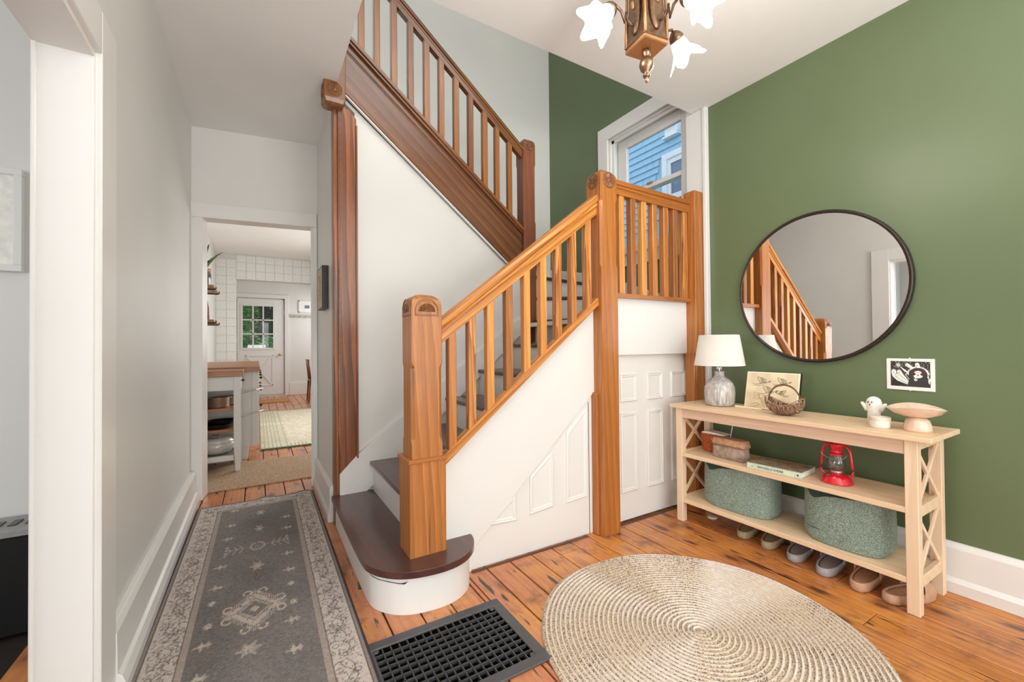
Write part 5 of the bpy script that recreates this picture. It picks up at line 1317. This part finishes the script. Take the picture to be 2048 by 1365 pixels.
B(-.150, -.136, 4.72, 5.02, .752, .878).build('drawer_front', CABW, ca)
MB().sphere((-.118, 4.80, .835), .012, 12, 8).tube([(-.136, 4.80, .835), (-.118, 4.80, .835)], .005).build('knob', BLACK, ca)
for z in (.585, .392): B(-.60, -.150, 4.70, 5.05, z-.022, z).build('shelf', W_COUNTER, ca, bevel=.002)
B(-.60, -.150, 4.69, 5.05, .130, .150).build('bottom_shelf', plain('shelf_grey', lin(120, 118, 114), .5), ca)
B(-.595, -.19, 4.680, 4.70, .105, .152).build('rail', CABW, ca, bevel=.002)
for z in (.565, .375): B(-.148, -.140, 4.72, 5.02, z, z+.014).build('side_rail', BLACK, ca)
def pan(name, label, c, r, h, mat, hx, hy, hz, inner=None, group=None, handle=STEEL):
    o = thing(name, label, 'pan', c, group)
    MB().lathe([(.001, 0), (r*.92, 0), (r, h*.12), (r, h), (r+.003, h+.002), (r-.003, h), (r-.004, h*.2), (r*.9, .004), (.001, .004)], c, 40).build('pan_body', mat, o)
    d = Vector((hx, hy, 0)).normalized(); s = Vector(c)+d*r+Vector((0, 0, h*.8)); e = Vector((c[0]+hx, c[1]+hy, c[2]+hz))
    MB().tube([s, s*.7+e*.3+Vector((0, 0, .012)), s*.3+e*.7+Vector((0, 0, .008)), e], [.005, .0045, .006, .007], 8).build('handle', handle, o)
    return o
pan('saucepan', 'shiny steel saucepan on the upper shelf of the cart', (-.315, 4.835, .586), .088, .092, STEEL, .36, .26, .135)
pan('small_saucepan', 'small steel saucepan behind the larger one on the cart', (-.225, 4.985, .5865), .042, .085, STEEL, -.05, .03, .03)
pan('frying_pan', 'black cast iron frying pan on the middle shelf of the cart', (-.33, 4.84, .393), .125, .036, CAST, .38, .20, .11)
pan('skillet', 'black skillet stacked in the frying pan on the cart', (-.29, 4.87, .432), .112, .026, CAST, .12, -.10, .03)
cs = thing('casserole', 'pale grey enamel casserole with glass lid on the bottom shelf', 'pot', (-.33, 4.84, .151))
def ell(rx, ry, z, c=(-.335, 4.845)): return [(c[0]+rx*math.cos(a), c[1]+ry*math.sin(a), .151+z) for a in [2*PI*k/36 for k in range(36)]]
MB().rings([ell(.085, .07, 0), ell(.125, .10, .02), ell(.145, .115, .06), ell(.148, .118, .105), ell(.142, .112, .107), ell(.138, .108, .06), ell(.1, .08, .012)], True, True).build('pot_body', ENAMEL, cs)
MB().rings([ell(.146, .116, .107), ell(.148, .118, .114), ell(.120, .095, .140), ell(.06, .05, .152), ell(.01, .01, .154)], True, True).build('lid', plain('lid_pale_glass', lin(196, 192, 188), .08, coat=.6), cs)
MB().tube([(-.365, 4.845, .300), (-.355, 4.845, .322), (-.315, 4.845, .322), (-.305, 4.845, .300)], .006, 8).build('lid_handle', STEEL, cs)

for q_ in ca.children: q_.location.z += 0
ca.location.z = .0085
for n_ in ('saucepan', 'small_saucepan', 'frying_pan', 'skillet', 'casserole'): bpy.data.objects[n_].location.z += .009
# base cabinet and worktop
kc = thing('base_cabinet', 'grey white kitchen base cabinet with black knobs beside cart', 'cabinet', (-.33, 6.3, 0))
MB().box(-.655, -.005, 5.16, 7.4, .13, .905).box(-.655, -.085, 5.17, 7.4, 0, .13).build('body', CABW, kc, bevel=.002)
MB().box(-.05, -.003, 5.152, 5.16, .13, .905).box(-.655, -.25, 5.152, 5.16, .0, .06).build('corner_stile', CABW, kc, bevel=.001)
for i in range(4):
    y0 = 5.20+i*.55; B(-.005, .012, y0, y0+.51, .755, .895).build('drawer', CABW, kc, bevel=.002)
    dr = B(-.005, .012, y0, y0+.51, .145, .745).build('door', CABW, kc, bevel=.002)
    MB().sphere((.032, y0+.12, .83), .014, 10, 8).tube([(.012, y0+.12, .83), (.03, y0+.12, .83)], .005, 6).build('knob', BLACK, kc)
    MB().sphere((.032, y0+.07, .66-.12*(i == 0)), .014, 10, 8).tube([(.012, y0+.07, .66-.12*(i == 0)), (.03, y0+.07, .66-.12*(i == 0))], .005, 6).build('knob', BLACK, kc)
wt = thing('worktop', 'thick butcher block worktop on the kitchen base cabinet', 'worktop', (-.32, 6.3, .906))
B(-.655, .022, 5.105, 7.42, .906, .955).build('slab', W_COUNTER, wt, bevel=.004)

# wall shelves with things
SHB = [(1.838, 'upper'), (1.462, 'lower')]
for z, nm in SHB:
    s_ = thing('wall_shelf', f'{nm} short pine wall shelf with dark bracket on kitchen wall', 'shelf', (-.53, 5.92, z-.02))
    B(-.659, -.402, 5.565, 6.275, z-.020, z).build('board', W_SHELF, s_, bevel=.002)
    for yy in (6.23, 5.75): MB().tube([(-.655, yy, z-.03), (-.41, yy, z-.03), (-.396, yy, z-.018), (-.396, yy, z+.012)], .008, 6).build('bracket', BLACK, s_)
kt = thing('glass_canister', 'dark glass canister with tan lid on upper kitchen shelf', 'canister', (-.52, 5.70, 1.839))
MB().lathe([(.001, 0), (.075, 0), (.08, .01), (.08, .13), (.07, .15), (.001, .15)], (-.515, 5.70, 1.839), 28).build('jar', plain('smoked_jar', lin(96, 90, 84), .15, coat=.6), kt)
MB().lathe([(.001, .151), (.078, .151), (.078, .185), (.001, .187)], (-.515, 5.70, 1.839), 28).build('lid', W_SHELF, kt)
pv = thing('potted_plant', 'long leaved potted plant on upper kitchen shelf', 'plant', (-.55, 5.98, 1.839))
MB().lathe([(.001, 0), (.06, 0), (.085, .15), (.09, .17), (.08, .17), (.07, .14), (.001, .14)], (-.55, 5.98, 1.839), 28).build('pot', POT, pv)
rj = random.Random(4)
def leaf(base, tip, wd, mat, parent, sag=.03):
    b_, t_ = Vector(base), Vector(tip); d = t_-b_; s_ = d.cross(Vector((0, 0, 1))).normalized(); L_ = []; R2 = []; M_ = []
    for k in range(7):
        f = k/6; p = b_+d*f+Vector((0, 0, sag*math.sin(PI*f))); w_ = wd*math.sin(PI*(f*.85+.08))**.8*(1-f*.4) if k < 6 else .001
        L_.append(p+s_*w_+Vector((0, 0, w_*.4))); R2.append(p-s_*w_+Vector((0, 0, w_*.4))); M_.append(p)
    v = L_+M_+R2; f_ = []
    for k in range(6): f_ += [(k, k+1, 8+k, 7+k), (7+k, 8+k, 15+k, 14+k)]
    MB().add(v, f_, True).build('leaf', mat, parent)
leaf((-.54, 5.95, 2.0), (-.33, 5.80, 2.245), .024, PLANT, pv, .04)
leaf((-.54, 5.95, 2.0), (-.41, 5.95, 2.20), .02, LEAF[1], pv, .06)
leaf((-.55, 5.95, 2.0), (-.46, 5.78, 2.32), .022, LEAF[1], pv, .04)
leaf((-.55, 5.98, 2.0), (-.60, 5.80, 2.30), .022, PLANT, pv)
leaf((-.55, 5.98, 2.0), (-.50, 6.15, 2.36), .022, LEAF[1], pv)
leaf((-.54, 5.95, 2.0), (-.44, 5.86, 2.15), .018, LEAF[1], pv, .05)
pk = thing('paper_bag', 'brown paper bag of dry goods on lower kitchen shelf', 'bag', (-.52, 5.72, 1.463))
MB().rings([rr2(-.60, -.455, 5.62, 5.76, .01, 1.464), rr2(-.595, -.46, 5.625, 5.755, .01, 1.60), rr2(-.58, -.47, 5.67, 5.70, .004, 1.68), rr2(-.575, -.475, 5.68, 5.695, .004, 1.70)], False, True).build('bag_body', plain('kraft_brown', lin(112, 70, 48), .8, nv=.2), pk)
pk = thing('wooden_block', 'tilted tan wooden block leaning on lower kitchen shelf', 'block', (-.44, 5.66, 1.463))
bl = B(-.045, .045, -.03, .03, 0, .13).build('block_body', W_SHELF, pk, bevel=.003); bl.rotation_euler = (0, .32, 0); bl.location = (-.01, 0, .02)
# back entry things
hk = thing('peg_rail', 'grey green peg rail on the wall beside the back door', 'rail', (1.1, 11.6, 1.93))
B(.667, 1.6, 11.575, 11.5995, 1.895, 1.965).build('board', plain('sage_rail', lin(182, 186, 172), .6), hk, bevel=.003)
for i in range(6): MB().tube([(.78+i*.13, 11.575, 1.915), (.78+i*.13, 11.53, 1.915), (.78+i*.13, 11.52, 1.895), (.78+i*.13, 11.52, 1.86)], .010, 8).build('peg', STEEL, hk)
pc_ = thing('house_sketch', 'white framed sketch of a house above the peg rail', 'picture', (1.08, 11.6, 2.16))
def hs_col(U, V):
    C = np.ones(U.shape+(3,))*rgb(238, 238, 236); m = (np.abs(U-.42) < .14) & (np.abs(V-.48) < .14+.1*(U-.3)); C[m] = rgb(140, 140, 142)
    m = m & (vnoise(U*60, V*40, 81) > .55); C[m] = rgb(90, 92, 96); return C
grid_print('drawing', hs_col, lambda U, V: np.stack([.885+U*.40, 11.578+0*U, 2.035+V*.255], -1), 40, 26, PRINT, pc_)
MB().box(.866, 1.305, 11.580, 11.5995, 2.015, 2.31).box(.866, .888, 11.572, 11.58, 2.015, 2.31).box(1.285, 1.305, 11.572, 11.58, 2.015, 2.31).box(.866, 1.305, 11.572, 11.58, 2.29, 2.31).box(.866, 1.305, 11.572, 11.58, 2.015, 2.037).build('frame', TRIM, pc_)
ch_ = thing('wooden_chair', 'brown wooden chair half hidden behind the kitchen doorway', 'chair', (1.22, 9.9, 0))
B(.93, 1.42, 9.68, 10.12, .44, .475).build('seat', W_CHAIR, ch_, bevel=.01)
for x, y, dx in ((.955, 9.72, -.03), (.955, 10.08, -.03), (1.39, 9.72, .03), (1.39, 10.08, .03)):
    MB().tube([(x+dx*.4, y, .45), (x+dx*1.4, y, .0)], [.02, .013], 8).build('leg', W_CHAIR, ch_)
for y in (9.72, 10.08): MB().tube([(.95, y, .46), (.925, y, .70), (.90, y, .90)], [.018, .016, .012], 8).build('back_post', W_CHAIR, ch_)
B(.895, .925, 9.72, 10.08, .80, .90).build('back_rail', W_CHAIR, ch_, bevel=.006)

# =================================================================== OUTSIDE
st(B(-12, 14, 11.75, 40, -.35, -.30).build('ground_garden', LAWN), 'green garden ground behind the house')
st(B(2.95, 14, -8, 11.75, -.35, -.30).build('ground_side', LAWN), 'ground between the two houses')
def shrub(label, x, y, z0, z1, r, n, seed, mat):
    o = thing('shrub', label, 'shrub', (x, y, -.3)); rj = random.Random(seed)
    MB().tube([(x, y, -.3), (x+.05, y, z0+(z1-z0)*.4), (x-.05, y+.05, z1*.8)], [.09, .06, .03], 8).build('trunk', BARKT, o)
    mb = MB()
    for i in range(n):
        while True:
            a = Vector((rj.uniform(-1, 1), rj.uniform(-1, 1), rj.uniform(-1, 1)))
            if .35 < a.length < 1: break
        p = Vector((x+a.x*r, y+a.y*r, (z0+z1)/2+a.z*(z1-z0)/2)); d = Vector((rj.uniform(-1, 1), rj.uniform(-1, 1), rj.uniform(-.7, .3))).normalized(); s_ = d.cross(Vector((rj.uniform(-1, 1), rj.uniform(-1, 1), 1))).normalized(); L_ = rj.uniform(.08, .16)*(1 if r < 1 else 1.8)
        mb.add([p, p+d*L_*.5+s_*L_*.28, p+d*L_, p+d*L_*.5-s_*L_*.28], [(0, 1, 2, 3)])
    f_ = mb.build('foliage', mat, o, fix=False); f_['kind'] = 'stuff'; return o
shrub('bright green leafy shrub low behind the back door panes', -.25, 12.85, -.1, 1.62, .42, 2400, 1, LEAF[0])
shrub('green shrub low right of centre behind the back door panes', .30, 13.9, -.2, 1.5, .45, 1700, 2, LEAF[0])
shrub('lighter green tree crown seen in the upper left door panes', -.55, 15.3, 1.2, 3.6, .62, 2600, 4, LEAF[0])
shrub('tall dark green tree filling the upper back door panes', .15, 18.0, .4, 5.0, 1.8, 7500, 3, LEAF[1])
shrub('wide dark hedge far behind the garden shrubs', .6, 23.0, -.3, 5.0, 2.8, 11000, 5, LEAF[1])
# neighbour house
nh = thing('neighbour_house', 'blue shingled house with white window seen through stair window', 'house', (7.5, 5, -.3))
NX = 6.5
B(NX+.02, NX+.3, -2.0, 12, -.3, 8.0).build('wall', SHINGLE, nh)
rj = random.Random(21); CO = .128
for r_ in range(16):
    z = 3.38+r_*CO; y = 4.55+rj.uniform(-.1, 0)
    while y < 6.75:
        w_ = rj.uniform(.13, .24)
        if not (y < 5.25 and z+.03 < 4.67 and z > 3.0):
            j = rj.uniform(0, .004)
            MB().add([(NX+.020, y+.002, z+CO+.02), (NX+.020, y+w_-.002, z+CO+.02), (NX-.010-j, y+w_-.002, z), (NX-.010-j, y+.002, z), (NX+.02, y+.002, z), (NX+.02, y+w_-.002, z)], [(0, 1, 2, 3), (3, 2, 5, 4), (0, 3, 4), (1, 5, 2)]).build('shingle', SHINGLE, nh)
        y += w_
nw = MB().box(NX-.04, NX+.02, 5.14, 5.25, 3.1, 4.67).box(NX-.04, NX+.02, 4.0, 5.14, 4.56, 4.67).box(NX-.04, NX+.02, 4.0, 4.11, 3.1, 4.56).box(NX-.06, NX+.02, 3.95, 5.30, 3.0, 3.1).build('window', NWHITE, nh, bevel=.004)
MB().box(NX-.015, NX+.02, 5.07, 5.14, 3.1, 4.56).box(NX-.015, NX+.02, 4.11, 5.07, 4.47, 4.56).box(NX-.015, NX+.02, 4.11, 5.07, 3.80, 3.90).box(NX-.015, NX+.02, 4.58, 4.61, 3.90, 4.47).box(NX-.015, NX+.02, 4.11, 4.18, 3.1, 4.56).build('sash_frame', NWHITE, nw)
MB().box(NX+.008, NX+.012, 4.11, 5.07, 3.1, 4.47).build('pane', NGLASS, nw)
MB().box(NX-.10, NX+.0, 4.85, 5.19, 4.93, 4.965).box(NX-.10, NX, 4.85, 4.88, 4.96, 5.15).box(NX-.12, NX, 4.84, 5.20, 5.15, 5.18).box(NX-.02, NX, 4.88, 5.19, 4.96, 5.15).build('vent_hood', NWHITE, nh)
